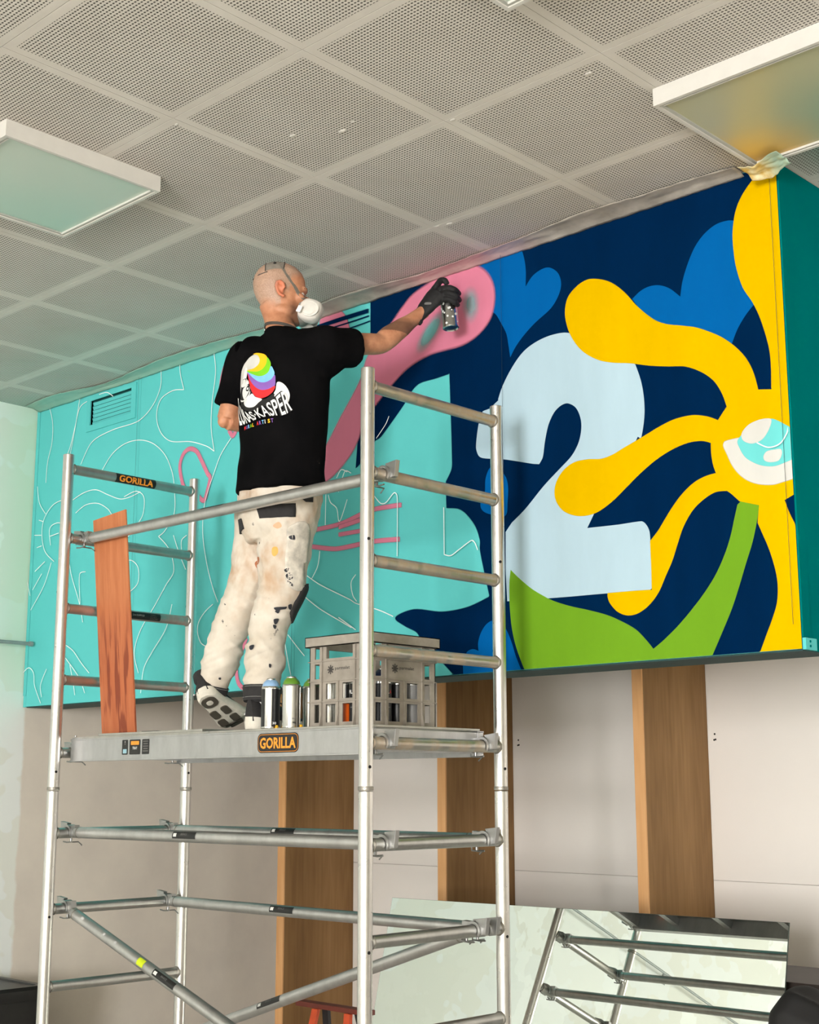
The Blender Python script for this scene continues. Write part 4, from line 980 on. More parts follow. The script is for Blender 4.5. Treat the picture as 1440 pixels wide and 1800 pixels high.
# ---------------- trousers
tr = MB()
tr.rings([ell(c, a, b, n=40) for c, a, b in PELVIS])
for LG in (LEG_R, LEG_L): limb(tr, LG, 30, 5, ref=BA)
tme = remeshed(tr, .0055, 3, .5)
def tfold(p):
    z = p.z; q = p.x+p.y
    rid = lambda v: 1-2.2*abs(noise.noise(v))
    low = max(0, min(1, (2.12-z)/.2)); hi = max(0, min(1, (z-2.05)/.2))
    s = .0065*noise.noise(V((p.x*6, p.y*6, z*5)))
    s += low*(.0105*rid(V((p.x*5, p.y*5, z*15+q*7)))+.0065*rid(V((p.x*9+3, p.y*9, z*30-q*10)))-.004)
    s += hi*(.0080*rid(V((p.x*7+9, p.y*7, z*7-q*9)))+.0035*rid(V((p.x*12, p.y*12+5, z*16+q*16)))-.003)
    s *= max(.12, min(1, (z-1.80)/.07))
    kn_ = math.exp(-((z-2.14)/.06)**2); s += kn_*.006*rid(V((p.x*4, p.y*4, z*26+q*9)))
    return s
fold_noise(tme, tfold); fold_noise(tme, lambda p: .0018*noise.noise(V((p.x*36, p.y*36, p.z*30))))
t = NT('trouser_cloth'); p = t.pos(); wx, wy, wz = t.sep(p)
c = t.ramp(t.noise(p, 9, 5, .6), [(0.3, srgb(198, 186, 168)), (0.7, srgb(218, 210, 197))])
st = t.math('MULTIPLY', t.range(t.noise(t.mapping(p, (3, 3, 2.2), (1, 2, 5)), 2.2, 4, .6), .45, .7), t.range(wz, 1.95, 2.25))
c = t.mix(t.math('MULTIPLY', st, .75), c, srgb(178, 134, 92))
sp = t.range(t.noise(t.mapping(p, (1, 1, .8)), 42, 2, .5), .70, .73); zone = t.math('MULTIPLY', t.range(wz, 1.8, 2.1), t.range(t.noise(p, 5, 2), .42, .62))
c = t.mix(t.math('MULTIPLY', t.math('MULTIPLY', sp, zone), .85), c, srgb(52, 50, 54))
t.set(c, .85, 0, .2).bump(t.noise(p, 220, 3), .18, .001); m_cloth = t.m
trs = obj_from(tme, 'trousers', m_cloth, man)
tbvh = BVHTree.FromPolygons([v.co+man.location for v in tme.vertices], [tuple(q.vertices) for q in tme.polygons])
VIEW = V((-sin(YAW), cos(YAW), 0)); VR = V((cos(YAW), sin(YAW), 0))
def decal(name, poly, m, parent, bvh, fn, d, lift, sub=3, thick=0.0, smooth_poly=True, faces=None):
    """flat outline (metres) laid onto a surface along direction d"""
    bm = bmesh.new()
    if faces is None:
        P = catmull([[q[0], q[1]] for q in poly], True, 4) if smooth_poly else poly
        bm.faces.new([bm.verts.new((a, b_, 0)) for a, b_ in P])
    else:
        vs_ = [bm.verts.new((a, b_, 0)) for a, b_ in poly]
        for f in faces:
            try: bm.faces.new([vs_[i] for i in f])
            except ValueError: pass
    bmesh.ops.triangulate(bm, faces=bm.faces[:])
    for _ in range(sub):
        es = [e for e in bm.edges if e.calc_length() > .011]
        if not es: break
        bmesh.ops.subdivide_edges(bm, edges=es, cuts=1, use_grid_fill=False); bmesh.ops.triangulate(bm, faces=[f for f in bm.faces if len(f.verts) > 3])
    dead = []
    for v in bm.verts:
        o_ = fn(v.co.x, v.co.y); hit, nrm, idx, dist = bvh.ray_cast(o_-d*.6, d, 1.6)
        if hit is None: dead.append(v); continue
        if nrm.dot(d) > 0: nrm = -nrm
        v.co = hit+(nrm*.5-d*.5).normalized()*lift
    if dead: bmesh.ops.delete(bm, geom=dead, context='VERTS')
    if len(bm.faces) == 0: bm.free(); return None
    bmesh.ops.recalc_face_normals(bm, faces=bm.faces[:])
    if sum((f.normal.dot(d) for f in bm.faces)) > 0: bmesh.ops.reverse_faces(bm, faces=bm.faces[:])
    me = bpy.data.meshes.new(name); bm.to_mesh(me); bm.free()
    me.polygons.foreach_set('use_smooth', [True]*len(me.polygons))
    o_ = obj_from(me, name, m, parent)
    if thick:
        md = o_.modifiers.new('thickness', 'SOLIDIFY'); md.thickness = thick; md.offset = 1
    return o_
m_blackcloth = mat('black_canvas', srgb(40, 38, 38), .85, var=.15, scale=60, bump=.2)
m_dirty = mat('stained_pocket_cloth', srgb(212, 204, 190), .85, var=.22, scale=30, bump=.3)
pz = lambda a, b_: V((REF[0], REF[1], 0))+VR*a+BU*b_
for n_, c_, poly in PATCH:
    if n_ == 'knee_pad': continue
    decal(n_, [(a/1000, b_/1000) for a, b_ in poly], m_blackcloth if c_ == 'black' else m_dirty, trs, tbvh, pz, VIEW, .002, 3, .0025, n_ == 'cargo_pocket')
SPL = {'ink': mat('ink_splash', srgb(40, 40, 46), .7), 'rust': mat('rust_stain', srgb(176, 110, 74), .85), 'ochre': mat('ochre_stain', srgb(222, 172, 92), .85), 'peach': mat('peach_stain', srgb(226, 176, 140), .85)}
for c_, poly in SPLAT: decal('paint_splash', [(a/1000, b_/1000) for a, b_ in poly], SPL[c_], trs, tbvh, pz, VIEW, .0045 if c_ == 'ink' else .0012, 2)
for LG in (LEG_R, LEG_L):                                   # knee pads on the fronts of the knees
    rows_ = []; na = 14
    for i in range(13):
        t_ = 3.75+1.75*i/12; k = int(t_); f_ = t_-k; c_ = V(LG[k][0]).lerp(V(LG[k+1][0]), f_); r_ = LG[k][1]+(LG[k+1][1]-LG[k][1])*f_
        half = radians(78)*sqrt(max(.12, 1-(abs(i-6)/6.6)**4)); mid = radians(-14)
        rows_.append([c_+(BF*cos(mid*-1+half*(2*j/na-1))+BA*sin(mid*-1+half*(2*j/na-1)))*(r_+.007+.006*(1-(abs(i-6)/6)**2)) for j in range(na+1)])
    kp = MB(); kp.add([p for r_ in rows_ for p in r_], [(i*(na+1)+j, i*(na+1)+j+1, (i+1)*(na+1)+j+1, (i+1)*(na+1)+j) for i in range(12) for j in range(na)])
    ko = kp.build('knee_pad', m_blackcloth, trs); md = ko.modifiers.new('thickness', 'SOLIDIFY'); md.thickness = .012; md.offset = 0
for LG in (LEG_R, LEG_L):                                   # dark hem bands with seam stitching
    a, b_ = V(LG[-2][0]), V(LG[-1][0]); q = a+(b_-a)*.40; d = (b_-a).normalized()
    hb = MB(); u, w, _ = basis(d); e = b_+d*.012; n = 30; r0 = LG[-2][1]*.6+LG[-1][1]*.4
    rg = lambda c, r: [c+(u*cos(2*pi*k/n)+w*sin(2*pi*k/n))*r*(1+.04*sin(k*1.3)) for k in range(n)]
    hb.rings([rg(q, r0+.007), rg(q+d*.004, r0+.0095), rg((q+e)/2, (r0+LG[-1][1])/2+.010), rg(e, LG[-1][1]+.0095), rg(e, LG[-1][1]-.003), rg(q, r0-.012)], cap=False)
    h = hb.build('hem_band', m_blackcloth, trs)
    for tt in (.12, .8):
        c0 = q+(e-q)*tt; rr0 = r0+(LG[-1][1]-r0)*tt+.0118
        MB().path([c0+(u*cos(2*pi*k/24)+w*sin(2*pi*k/24))*rr0 for k in range(25)], .0008, 4, cap=False).build('stitching', mat('thread', srgb(150, 148, 144), .8), h)

# ---------------- T-shirt
sh = MB()
rings = []
for i in range(len(TORSO)-1):
    (c0, a0, b0), (c1, a1, b1) = TORSO[i], TORSO[i+1]
    for k in range(4):
        t_ = k/4; s_ = 3*t_*t_-2*t_**3; rings.append(ell(V(c0).lerp(V(c1), t_), a0+(a1-a0)*s_, b0+(b1-b0)*s_, n=44, p=2.25))
rings.append(ell(TORSO[-1][0], TORSO[-1][1], TORSO[-1][2], n=44, p=2.25)); sh.rings(rings)
rd = (re-rs).normalized()
limb(sh, [(rs-BA*.09+BU*.005, .075), (rs-BU*.004, .078), (rs+rd*.06-BU*.010, .077), (rs+rd*.11-BU*.014, .076), (rs+rd*.150-BU*.018, .074)], 30, flat=.95, ref=BU)
ld = (le-ls).normalized()
limb(sh, [(ls+BA*.10-BU*.01, .078), (ls+BA*.05+BU*.002, .078), (ls+BA*.005, .073), (ls+ld*.07, .069), (ls+ld*.13, .067), (ls+ld*.195, .066)], 30, ref=BA)
limb(sh, [(rs-BU*.10-BA*.03, .05), (rs+rd*.09-BU*.045, .045)], 20)                # cloth web under the reaching arm
sme = remeshed(sh, .0058, 10, .5)
def sfold(p):
    q = p-V(TORSO[4][0]); u = q.dot(BA); z = q.z
    s = noise.noise(V((p.x*6, p.y*6, p.z*4.5+u*5)))*.007+noise.noise(V((p.x*14+z*9, p.y*14, p.z*8-u*12)))*.0035
    s += .006*sin((z*.75-u*.7)*42)*max(0, min(1, (-z)/.12))*max(0, noise.noise(V((u*4, z*5, 1)))+.35)
    edge = min(1, abs(z+.22)/.1+.4)
    return s*edge
fold_noise(sme, sfold)
t = NT('black_cotton'); p = t.pos()
t.set(t.ramp(t.noise(p, 12, 4), [(0.3, srgb(9, 9, 10)), (0.7, srgb(17, 16, 17))]), .95, 0, .04).bump(t.noise(p, 420, 2), .12, .0006); m_shirt = t.m
shirt = obj_from(sme, 't_shirt', m_shirt, man)
sbvh = BVHTree.FromPolygons([v.co+man.location for v in sme.vertices], [tuple(q.vertices) for q in sme.polygons])
MB().rings([[V(NECK0)+V((0, 0, dz))+(BA*cos(2*pi*k/30)+BF*sin(2*pi*k/30))*r+BF*.012*0-BU*.012*sin(2*pi*k/30) for k in range(30)] for r, dz in ((.068, -.004), (.0685, .008), (.0655, .012), (.063, .006), (.063, -.01))], cap=False).build('collar', m_shirt, shirt)
# hem and sleeve edges
# print on the back
INK = {'white': mat('print_white', srgb(238, 237, 232), .7, var=.01), 'grey': mat('print_grey', srgb(214, 212, 205), .7, var=.05), 'black': mat('print_black', srgb(24, 23, 23), .8), 'yellow': mat('print_yellow', srgb(255, 196, 10), .7), 'green': mat('print_green', srgb(126, 208, 20), .7),
       'sky': mat('print_sky', srgb(126, 196, 244), .7), 'purple': mat('print_purple', srgb(140, 94, 182), .7), 'red': mat('print_red', srgb(228, 36, 40), .7)}
bk = V(BACK)
lp = lambda a, b_: bk+BA*(a-.022)+BU*b_-BF*.02
for i, (c_, poly) in enumerate(LOGO):
    decal('print_shape', [(a/1000, b_/1000) for a, b_ in poly], INK[c_], shirt, sbvh, lp, BF, .0012+.00035*i, 4)
CURVES = {}
def curve_at(C_, t_):
    if id(C_) not in CURVES:
        P = catmull([[q[0], q[1]] for q in C_], False, 12); L = [0]
        for i in range(1, len(P)): L.append(L[-1]+math.dist(P[i], P[i-1]))
        CURVES[id(C_)] = (P, L, C_)
    P, L, _ = CURVES[id(C_)]
    s = t_*L[-1]; i = 0
    while i < len(L)-2 and L[i+1] < s: i += 1
    f = (s-L[i])/max(1e-9, L[i+1]-L[i]); return (P[i][0]+(P[i+1][0]-P[i][0])*f, P[i][1]+(P[i+1][1]-P[i][1])*f)
def warp_text(s, top, bot, m, lift, name, offset):
    vs, fs, _ = text2d(s, 1.0, offset, 3)
    out = []
    for a, b_ in vs:
        T0, B0 = curve_at(top, a), curve_at(bot, a); out.append(((B0[0]+(T0[0]-B0[0])*b_)/1000, (B0[1]+(T0[1]-B0[1])*b_)/1000))
    return decal(name, out, m, shirt, sbvh, lp, BF, lift, 2, 0, False, fs)
warp_text('LUKAS·KASPER', [(a-2, b_+4) for a, b_ in LTOP], [(a+1, b_-2) for a, b_ in LBOT], INK['black'], .0082, 'lettering', .075)
warp_text('LUKAS·KASPER', LTOP, LBOT, INK['white'], .0088, 'lettering', .012)
mt = 'MURAL ARTIST'; cols = ['red', 'purple', 'sky', 'green', 'yellow', None, 'red', 'purple', 'sky', 'grey', 'yellow', 'purple']
(x0, z0), (x1, z1), (x2, z2), (x3, z3) = MURAL_TXT
for k, ch in enumerate(mt):
    if ch == ' ': continue
    vs, fs, asp = text2d(ch, 1.0, .03, 2); a0 = k/12; w_ = .062 if ch not in 'I' else .02
    P = []
    for a, b_ in vs:
        u_ = a0+.01+a*w_; P.append(((x0+(x1-x0)*u_+(x3-x0)*b_)/1000, (z0+(z1-z0)*u_+(z3-z0)*b_)/1000))
    decal('lettering', P, INK[cols[k]], shirt, sbvh, lp, BF, .003, 1, 0, False, fs)

# ---------------- shoes (local: toe +y, up +z, heel at y=0)
m_sole = mat('shoe_sole', srgb(216, 210, 196), .7, var=.08, scale=40); m_upper = mat('shoe_upper', srgb(34, 32, 32), .8, var=.2, scale=60, bump=.2); m_tread = mat('shoe_tread', srgb(74, 68, 58), .8); m_sock = mat('sock', srgb(226, 224, 220), .9)
def shoe(M, flex=0.0):
    """one trainer; flex bends the forefoot"""
    def bend(p):
        p = V(p)
        if flex and p.y > .19:
            d = p-V((0, .19, 0)); c, s = cos(flex), sin(flex); k = min(1, d.y/.03)
            p = V((p.x, .19+d.y*(1-k)+k*(d.y*c-d.z*s), d.z*(1-k)+k*(d.y*s+d.z*c)))
        return M @ (p*1.10)
    def outline(y):      # half width, x centre
        t_ = y/.295; w_ = .036+.013*sin(min(1, t_/.8)*pi*.55)-.006*sin(t_*pi*2)
        if t_ < .12: w_ *= sqrt(max(.05, 1-((.12-t_)/.12)**2*.9))
        if t_ > .82: w_ *= sqrt(max(.03, 1-((t_-.82)/.18)**2*.95))
        return w_, .006*sin(t_*pi)
    s = thing_part = None
    b = MB(); R = []
    for i in range(23):
        y = .295*i/22; w_, xc = outline(y); top = .030+.010*max(0, 1-y/.10); lift = .012*max(0, (y-.235)/.06)**2
        R.append([bend((xc+q*w_*f, y, z)) for q, f, z in ((-1, .86, lift), (1, .86, lift), (1, 1.0, .008+lift), (1, 1.06, .020+lift), (1, .98, top+lift), (-1, .98, top+lift), (-1, 1.06, .020+lift), (-1, 1.0, .008+lift))])
    b.rings(R); sole = b.build('sole', m_sole, SH)
    b = MB(); R = []
    for i in range(23):
        t_ = i/22; y = .004+.286*t_; w_, xc = outline(y); w_ *= .95
        h = .105-.01*t_ if y < .09 else (.105-.055*((y-.09)/.11) if y < .20 else .050-.018*((y-.20)/.095))
        R.append([bend((xc+w_*cs*(1-.35*max(0, sn)), y, .026+(h-.026)*max(0, sn)**.8)) for cs, sn in ((cos(q), sin(q)) for q in [pi*k/12 for k in range(13)])]+[bend((xc, y, .022))])
    b.rings(R); up = b.build('upper', m_upper, SH)
    c = MB()
    c.lathe([(.036, 0), (.041, .012), (.040, .03), (.034, .034)], (0, 0, 0), n=20); c.v = [bend((p.x*.9, .052+p.y*1.15, .088+p.z)) for p in c.v]
    c.build('ankle_collar', m_upper, up)
    for k in range(4):
        y = .125+.022*k; z = .098-.012*k
        MB().path([bend((-.022, y, z-.006)), bend((0, y+.006, z+.004)), bend((.022, y, z-.006))], .0026, 6).build('lace', mat('lace', srgb(52, 50, 50), .8), up)
    MB().path([bend((-.0435, .03, .05)), bend((-.046, .06, .07)), bend((-.042, .09, .06))], .003, 6).build('stripe', m_sock, up)
    treads = [rrect(.052, .060, .022), rrect(.026, .05, .01), rrect(.026, .05, .01), rrect(.028, .045, .01), rrect(.028, .045, .01), rrect(.066, .02, .008), rrect(.05, .022, .01)]
    cen = [(0, .042), (-.021, .120), (.021, .120), (-.023, .180), (.024, .180), (0, .225), (0, .256)]
    for P, (cx, cy) in zip(treads, cen):
        MB().prism(P, lambda a, b_, t_: bend((cx+a, cy+b_, t_)), -.0035, .001).build('tread', m_tread, sole, smooth=False)
    MB().prism(rrect(.022, .026, .010), lambda a, b_, t_: bend((a, .042+b_, t_)), -.0045, -.003).build('tread_eye', m_sole, sole, smooth=False)
    return sole
def frame(loc, fwd, pitch, roll=0.0):
    f = V(fwd).normalized(); r = f.cross(BU).normalized()
    M = Matrix((r, f, BU)).transposed().to_4x4()
    return Matrix.Translation(V(loc)) @ M @ Matrix.Rotation(roll, 4, 'Y') @ Matrix.Rotation(pitch, 4, 'X')
SH = bpy.data.objects.new('shoe', None); link(SH, man)
SH = man
ra = V(LEG_R[-1][0]); la = V(LEG_L[-1][0])
f1 = V((-.10, 1, 0)).normalized(); shoe(frame(V((ra.x, ra.y, DZ+.0052))-f1*.068, f1, 0))
f2 = V((-.52, .85, 0)).normalized(); Ml = frame((0, 0, 0), f2, radians(-25), radians(-26))
low = min((Ml @ (V((x, y, z))*1.10)).z for x in (-.04, .04) for y in (.19, .21, .23) for z in (0, -.0048)); anch = Ml @ (V((0, .052, .105))*1.10)
cz_ = DZ+.0115-low+anch.z                                   # height of the shoe's collar: put it inside the trouser leg there
for k in range(len(LEG_L)-1):
    a_, b_ = V(LEG_L[k][0]), V(LEG_L[k+1][0])
    if a_.z >= cz_ >= b_.z: ax_ = a_.lerp(b_, (a_.z-cz_)/(a_.z-b_.z)); break
else: ax_ = la
off = V((ax_.x-anch.x, ax_.y-anch.y, DZ+.0115-low))-V((cos(YAW), sin(YAW), 0))*.040-V((sin(YAW), -cos(YAW), 0))*.012; shoe(Matrix.Translation(off) @ Ml, radians(20))
bpy.data.objects.remove(bpy.data.objects['shoe'])
limb_s = MB(); limb(limb_s, [(ra-BU*.0, .040), (V((ra.x, ra.y+.0, DZ+.09)), .036)], 20); limb_s.build('sock', m_sock, man)
limb_s = MB(); limb(limb_s, [(la+V((0, 0, .01)), .036), (off+(Ml @ V((0, .052, .085))), .034)], 20); limb_s.build('sock', m_sock, man)

# ---------------- gloved right hand
gl = MB(); P = [V(p) for p in PALM]; pd = (P[-1]-P[0]).normalized()
kn = (V(PINKY[0])-V(INDEX[0])); kn = (kn-pd*kn.dot(pd)).normalized()
limb(gl, [(rw-pd*.030, .0325), (rw-pd*.005, .031), (P[0], .032), (P[1], .039), (P[2], .043), (P[3], .040)], 22, flat=.58, ref=kn)
for F_, r0 in ((INDEX, .0125), (MIDDLE, .0128), (RING, .0122), (PINKY, .0112)):
    q = [V(p) for p in F_]; limb(gl, [(q[0]-pd*.022, r0*1.1), (q[0], r0*1.1), (q[1], r0), (q[2], r0*.96), (q[3], r0*.84)], 12, 5)
q = [V(p) for p in THUMB]; limb(gl, [(q[0]-pd*.01, .016), (q[0], .0155), (q[1], .0125), (q[2], .0112), (q[3], .0095)], 12, 5)
gme = remeshed(gl, .0028, 3, .4)
fold_noise(gme, lambda p: .0009*noise.noise(p*70))
glove = obj_from(gme, 'glove', mat('glove_black', srgb(20, 19, 20), .75, var=.2, scale=80, bump=.25), man)
gb = BVHTree.FromPolygons([v.co+man.location for v in gme.vertices], [tuple(f.vertices) for f in gme.polygons])
wm = P[1]; decal('glove_logo', [(-.012, -.004), (.012, -.006), (.013, .002), (-.010, .005)], mat('glove_print', srgb(110, 108, 106), .7), glove, gb, lambda a, b_: wm+VR*a+BU*b_, VIEW, .0012, 2)
MB().rings([[rw-pd*.030+(kn*cos(2*pi*k/24)*r+pd.cross(kn)*sin(2*pi*k/24)*r*.62)+pd*dz for k in range(24)] for r, dz in ((.0345, -.004), (.0355, .0), (.0350, .010), (.033, .013))], cap=False).build('cuff', mat('glove_cuff', srgb(26, 25, 26), .8), glove)

# ---------------- respirator
m_mask = mat('respirator_shell', srgb(226, 222, 212), .55, var=.05, scale=30); m_mgrey = mat('respirator_grey', srgb(140, 138, 130), .6); m_strap = mat('respirator_strap', srgb(138, 130, 118), .8, var=.1, scale=80); m_strapd = mat('respirator_strap_dark', srgb(74, 68, 62), .8)
resp = bpy.data.objects.new('respirator', None); link(resp, man)
def sq(c, rr, M, p, n=18):
    R = []
    for i in range(n+1):
        t_ = -pi/2+pi*i/n; ct, st_ = max(cos(t_), 1e-3)**(2/p), math.copysign(abs(sin(t_))**(2/p), sin(t_))
        R.append([V(c)+M @ V((rr[0]*ct*math.copysign(abs(cos(q))**(2/p), cos(q)), rr[1]*ct*math.copysign(abs(sin(q))**(2/p), sin(q)), rr[2]*st_)) for q in [2*pi*k/36 for k in range(36)]])
    return R
Mm = MH @ Matrix.Rotation(radians(-14), 3, 'X')
fp = MB(); fp.rings(sq(hl(0, .092, -.062), (.052, .042, .052), Mm, 2.4)); fp.build('face_piece', m_mgrey, resp)
for s in (-1, 1):
    Mc = MH @ Matrix.Rotation(radians(-20), 3, 'X') @ Matrix.Rotation(radians(-s*26), 3, 'Z')
    cp = MB(); cp.rings(sq(hl(s*.040, .118, -.066), (.034, .047, .046), Mc, 2.9)); co = cp.build('filter_cover', m_mask, resp)
    rm = MB(); rm.rings([[V(hl(s*.0705, .112, -.066))+Mc @ V((s*x, .036*r*cos(2*pi*k/28), .034*r*sin(2*pi*k/28))) for k in range(28)] for r, x in ((1.0, -.004), (1.0, .0015), (.88, .003), (.8, .001))]); rm.build('filter_disc', m_mask, co)
    MB().cbox((0, 0, 0), .008, .018, .028, Matrix.Translation(hl(s*.073, .072, -.075)) @ Mc.to_4x4()).build('strap_clip', mat('clip_white', srgb(244, 243, 240), .4), resp, bevel=.003)
vl = MB(); vl.tube(hl(0, .135, -.085), hl(0, .152, -.095), .019, 20); vl.build('valve', m_mgrey, resp)
def on_head(r, f, u, lift):
    c = hl(0, -.008, .0) if u > -.03 else hl(0, -.01, u); tgt = hl(r, f, u); d = (c-tgt).normalized()
    hit, nrm, i, ds = bbvh.ray_cast(tgt-d*.12, d, .5)
    return (hit if hit else tgt)-d*lift
def ribbon(name, pts, w_, m, lift=.0016, up=None):
    P = [on_head(*p, lift) for p in pts]; Q = []
    for i in range(len(P)-1):
        for k in range(5): Q.append(P[max(i-1, 0)].lerp(P[i], 1) if k == 0 else P[i].lerp(P[i+1], k/5))
    Q.append(P[-1]); b = MB(); vs = []
    for i, q in enumerate(Q):
        d = (Q[min(i+1, len(Q)-1)]-Q[max(i-1, 0)]).normalized(); out = (q-hl(0, -.01, 0)).normalized(); sd = d.cross(out).normalized()
        vs += [q+sd*w_/2+out*.0003, q+sd*w_/2+out*.0018, q-sd*w_/2+out*.0018, q-sd*w_/2+out*.0003]
    b.add(vs, [(i*4+k, i*4+(k+1) % 4, (i+1)*4+(k+1) % 4, (i+1)*4+k) for i in range(len(Q)-1) for k in range(4)])
    return b.build(name, m, resp)
for s in (-1, 1):
    ribbon('strap', [(s*.06, .092, -.028), (s*.068, .075, -.008), (s*.072, .05, .018), (s*.075, .02, .045), (s*.066, -.005, .075), (s*.05, -.018, .1)], .020, m_strap)
hp_ = [(.070, -.035, .070), (.072, -.012, .066), (.064, .004, .085), (.045, .016, .108), (.015, .02, .12), (-.02, .02, .12), (-.05, .016, .104), (-.066, 0, .08), (-.07, -.03, .068)]
# crown plate as a patch over the skull
b = MB(); nu, nv = 14, 8
def crown(u_, v_):
    a = (u_-.5)*2; return on_head(.085*sin(a*1.05), -.030+.040*(v_-.5)*2-.012*abs(a), .125*cos(a*.95)+.002, .0018)
b.add([crown(i/nu, j/nv) for i in range(nu+1) for j in range(nv+1)], [(i*(nv+1)+j, (i+1)*(nv+1)+j, (i+1)*(nv+1)+j+1, i*(nv+1)+j+1) for i in range(nu) for j in range(nv)])
cr = b.build('crown_plate', m_strap, resp)
edge = [crown(i/nu, 1) for i in range(nu+1)]; MB().path(edge, .0022, 6).build('piping', m_strapd, cr)
edge = [crown(i/nu, 0) for i in range(nu+1)]; MB().path(edge, .0022, 6).build('piping', m_strapd, cr)
MB().path([on_head(.074, -.068, .066, .002), on_head(.05, -.1, .055, .002), on_head(0, -.12, .05, .002), on_head(-.05, -.1, .055, .002), on_head(-.074, -.068, .066, .002)], .0018, 6).build('strap_cord', m_strapd, resp)
b = MB(); cpt = [on_head(.060, -.036, .100, .003), on_head(.055, -.036, .108, .003)]; b.ball(cpt[0], .0055, .0055, .0045, None, 8); b.tube(cpt[0], cpt[1], .0028, 8); b.build('strap_buckle', mat('buckle', srgb(30, 28, 28), .5), resp)
# neck strap
npts = []
ncen = V(NECK0).lerp(V(NECK1), .42)
for k in range(28):
    a = radians(-150+300*k/27); d = -(HR*sin(a)*-1+HF*-cos(a)*-1); d = HR*sin(a)-HF*cos(a)
    c = ncen+BU*(.020*(1-cos(a))*.5)*-1+BU*.004
    hit, nrm, i, ds = bbvh.ray_cast(c+d*.14, -d, .2); q = hit if hit else c+d*.06
    npts.append(q+d*.0015)
vs = []
for i, q in enumerate(npts):
    out = (q-ncen); out.z = 0; out.normalize(); vs += [q+BU*.006, q+BU*.006+out*.0022, q-BU*.006+out*.0022, q-BU*.006]
MB().add(vs, [(i*4+k, i*4+(k+1) % 4, (i+1)*4+(k+1) % 4, (i+1)*4+k) for i in range(len(npts)-1) for k in range(4)]).build('neck_strap', m_strapd, resp)
MB().cbox((0, 0, 0), .006, .012, .016, Matrix.Translation(npts[10]+(npts[10]-ncen).normalized()*.003) @ MH.to_4x4()).build('strap_clip', mat('clip_white', srgb(244, 243, 240), .4), resp, bevel=.001)

# ================================================================== things on the platform and around
def can_material(name, base, dark, split):
    """tinplate can with a printed dark arc (object-space angle)"""
    return M_plain(name, base, .28, .9, .03, 30)
m_tin = M_plain('tinplate', srgb(206, 205, 200), .24, 1.0, .04, 30)
def spray_can(loc, label, dome, arcs=(), axis=(0, 0, 1), group='spray paint cans', text=None, rot=0.0, h=.148, nozzle=True, nz_col=None, prints=True):
    o = thing('spray_can', loc, label, 'spray can', group)
    u, w, d = basis(axis); L = V(loc); r = .0325
    MB().lathe([(.026, .004), (.0285, 0), (.0325, .002), (.0333, .006), (.0325, .010), (.0325, h-.012), (.0332, h-.008), (.0328, h-.003), (.030, h)], L, axis, 32).build('body', m_tin, o)
    dm = MB().lathe([(.0302, h-.002), (.0300, h+.004), (.0262, h+.013), (.0185, h+.021), (.0165, h+.0225)], L, axis, 32).build('dome', mat('can_dome_'+dome[0], dome[1], .35), o)
    MB().lathe([(.0167, h+.021), (.0172, h+.025), (.0155, h+.0275), (.012, h+.024), (.0, h+.023)], L, axis, 24).build('valve_cup', m_tin, o)
    if nozzle: MB().lathe([(.0028, h+.022), (.0028, h+.030), (.0062, h+.031), (.0062, h+.040), (.0048, h+.0425), (.0001, h+.043)], L, axis, 14).build('nozzle', mat('nozzle_white', nz_col or srgb(232, 230, 224), .5), o)
    def arc(a0, a1, z0, z1, m, lift, name):
        n = max(3, int((a1-a0)/.18)); b = MB()
        b.add([L+d*z+(u*cos(a0+(a1-a0)*i/n)+w*sin(a0+(a1-a0)*i/n))*(r+lift) for i in range(n+1) for z in (z0, z1)], [(2*i, 2*i+2, 2*i+3, 2*i+1) for i in range(n)])
        return b.build(name, m, o)
    for a0, a1, z0, z1, m in arcs: arc(a0+rot, a1+rot, z0, z1, m, .0006, 'label')
    if text:
        for s, ca_, zz, ww, hh, m in text:
            lettering('lettering', s, lambda a, b_, ca_=ca_, zz=zz: L+d*(zz+b_)+(u*cos(ca_+rot+a/r)+w*sin(ca_+rot+a/r))*(r+.0012), ww, hh, m, o, offset=.02)
    return o
m_lblk = mat('can_print_black', srgb(24, 24, 26), .35); m_lor = mat('can_print_orange', srgb(226, 96, 24), .4); m_lgry = mat('can_print_grey', srgb(128, 128, 128), .4); m_lwht = mat('can_print_white', srgb(230, 230, 226), .4); m_lred = mat('can_print_red', srgb(206, 40, 40), .4)
# angle of the side that faces the room (towards the window light / camera) in basis(z) = u:+? measured below
def face_angle(axis=(0, 0, 1), v=(.668, -.744, 0)):
    u, w, d = basis(axis); v = V(v); return atan2(v.dot(w), v.dot(u))
FA = face_angle(); sgn = 1 if (basis((0, 0, 1))[0].cross(basis((0, 0, 1))[1])).dot(V((0, 0, 1))) > 0 else -1
E_ = .0
zt = DZ+.0004
spray_can((-.590, .113, zt), 'black and silver spray can with a pale blue top beside the right shoe', ('pale_blue', srgb(142, 178, 214)), [(-1.6, -.55, .008, .138, m_lblk), (.25, 1.5, .008, .138, m_lblk)], rot=FA, nozzle=False,
          text=[('30', .55, .020, .014, .008, m_lwht)])
spray_can((-.507, .135, zt), 'plain silver spray can with a green top left of the crate', ('green', srgb(96, 142, 42)), [], rot=FA, nozzle=False, h=.152, text=[('90', .45, .020, .012, .007, m_lblk), ('ID-A', .45, .034, .012, .004, m_lgry)])
spray_can((-.490, .215, zt), 'silver spray can with a green top half hidden behind the crate', ('green', srgb(96, 142, 42)), [], rot=FA, nozzle=False, h=.148)
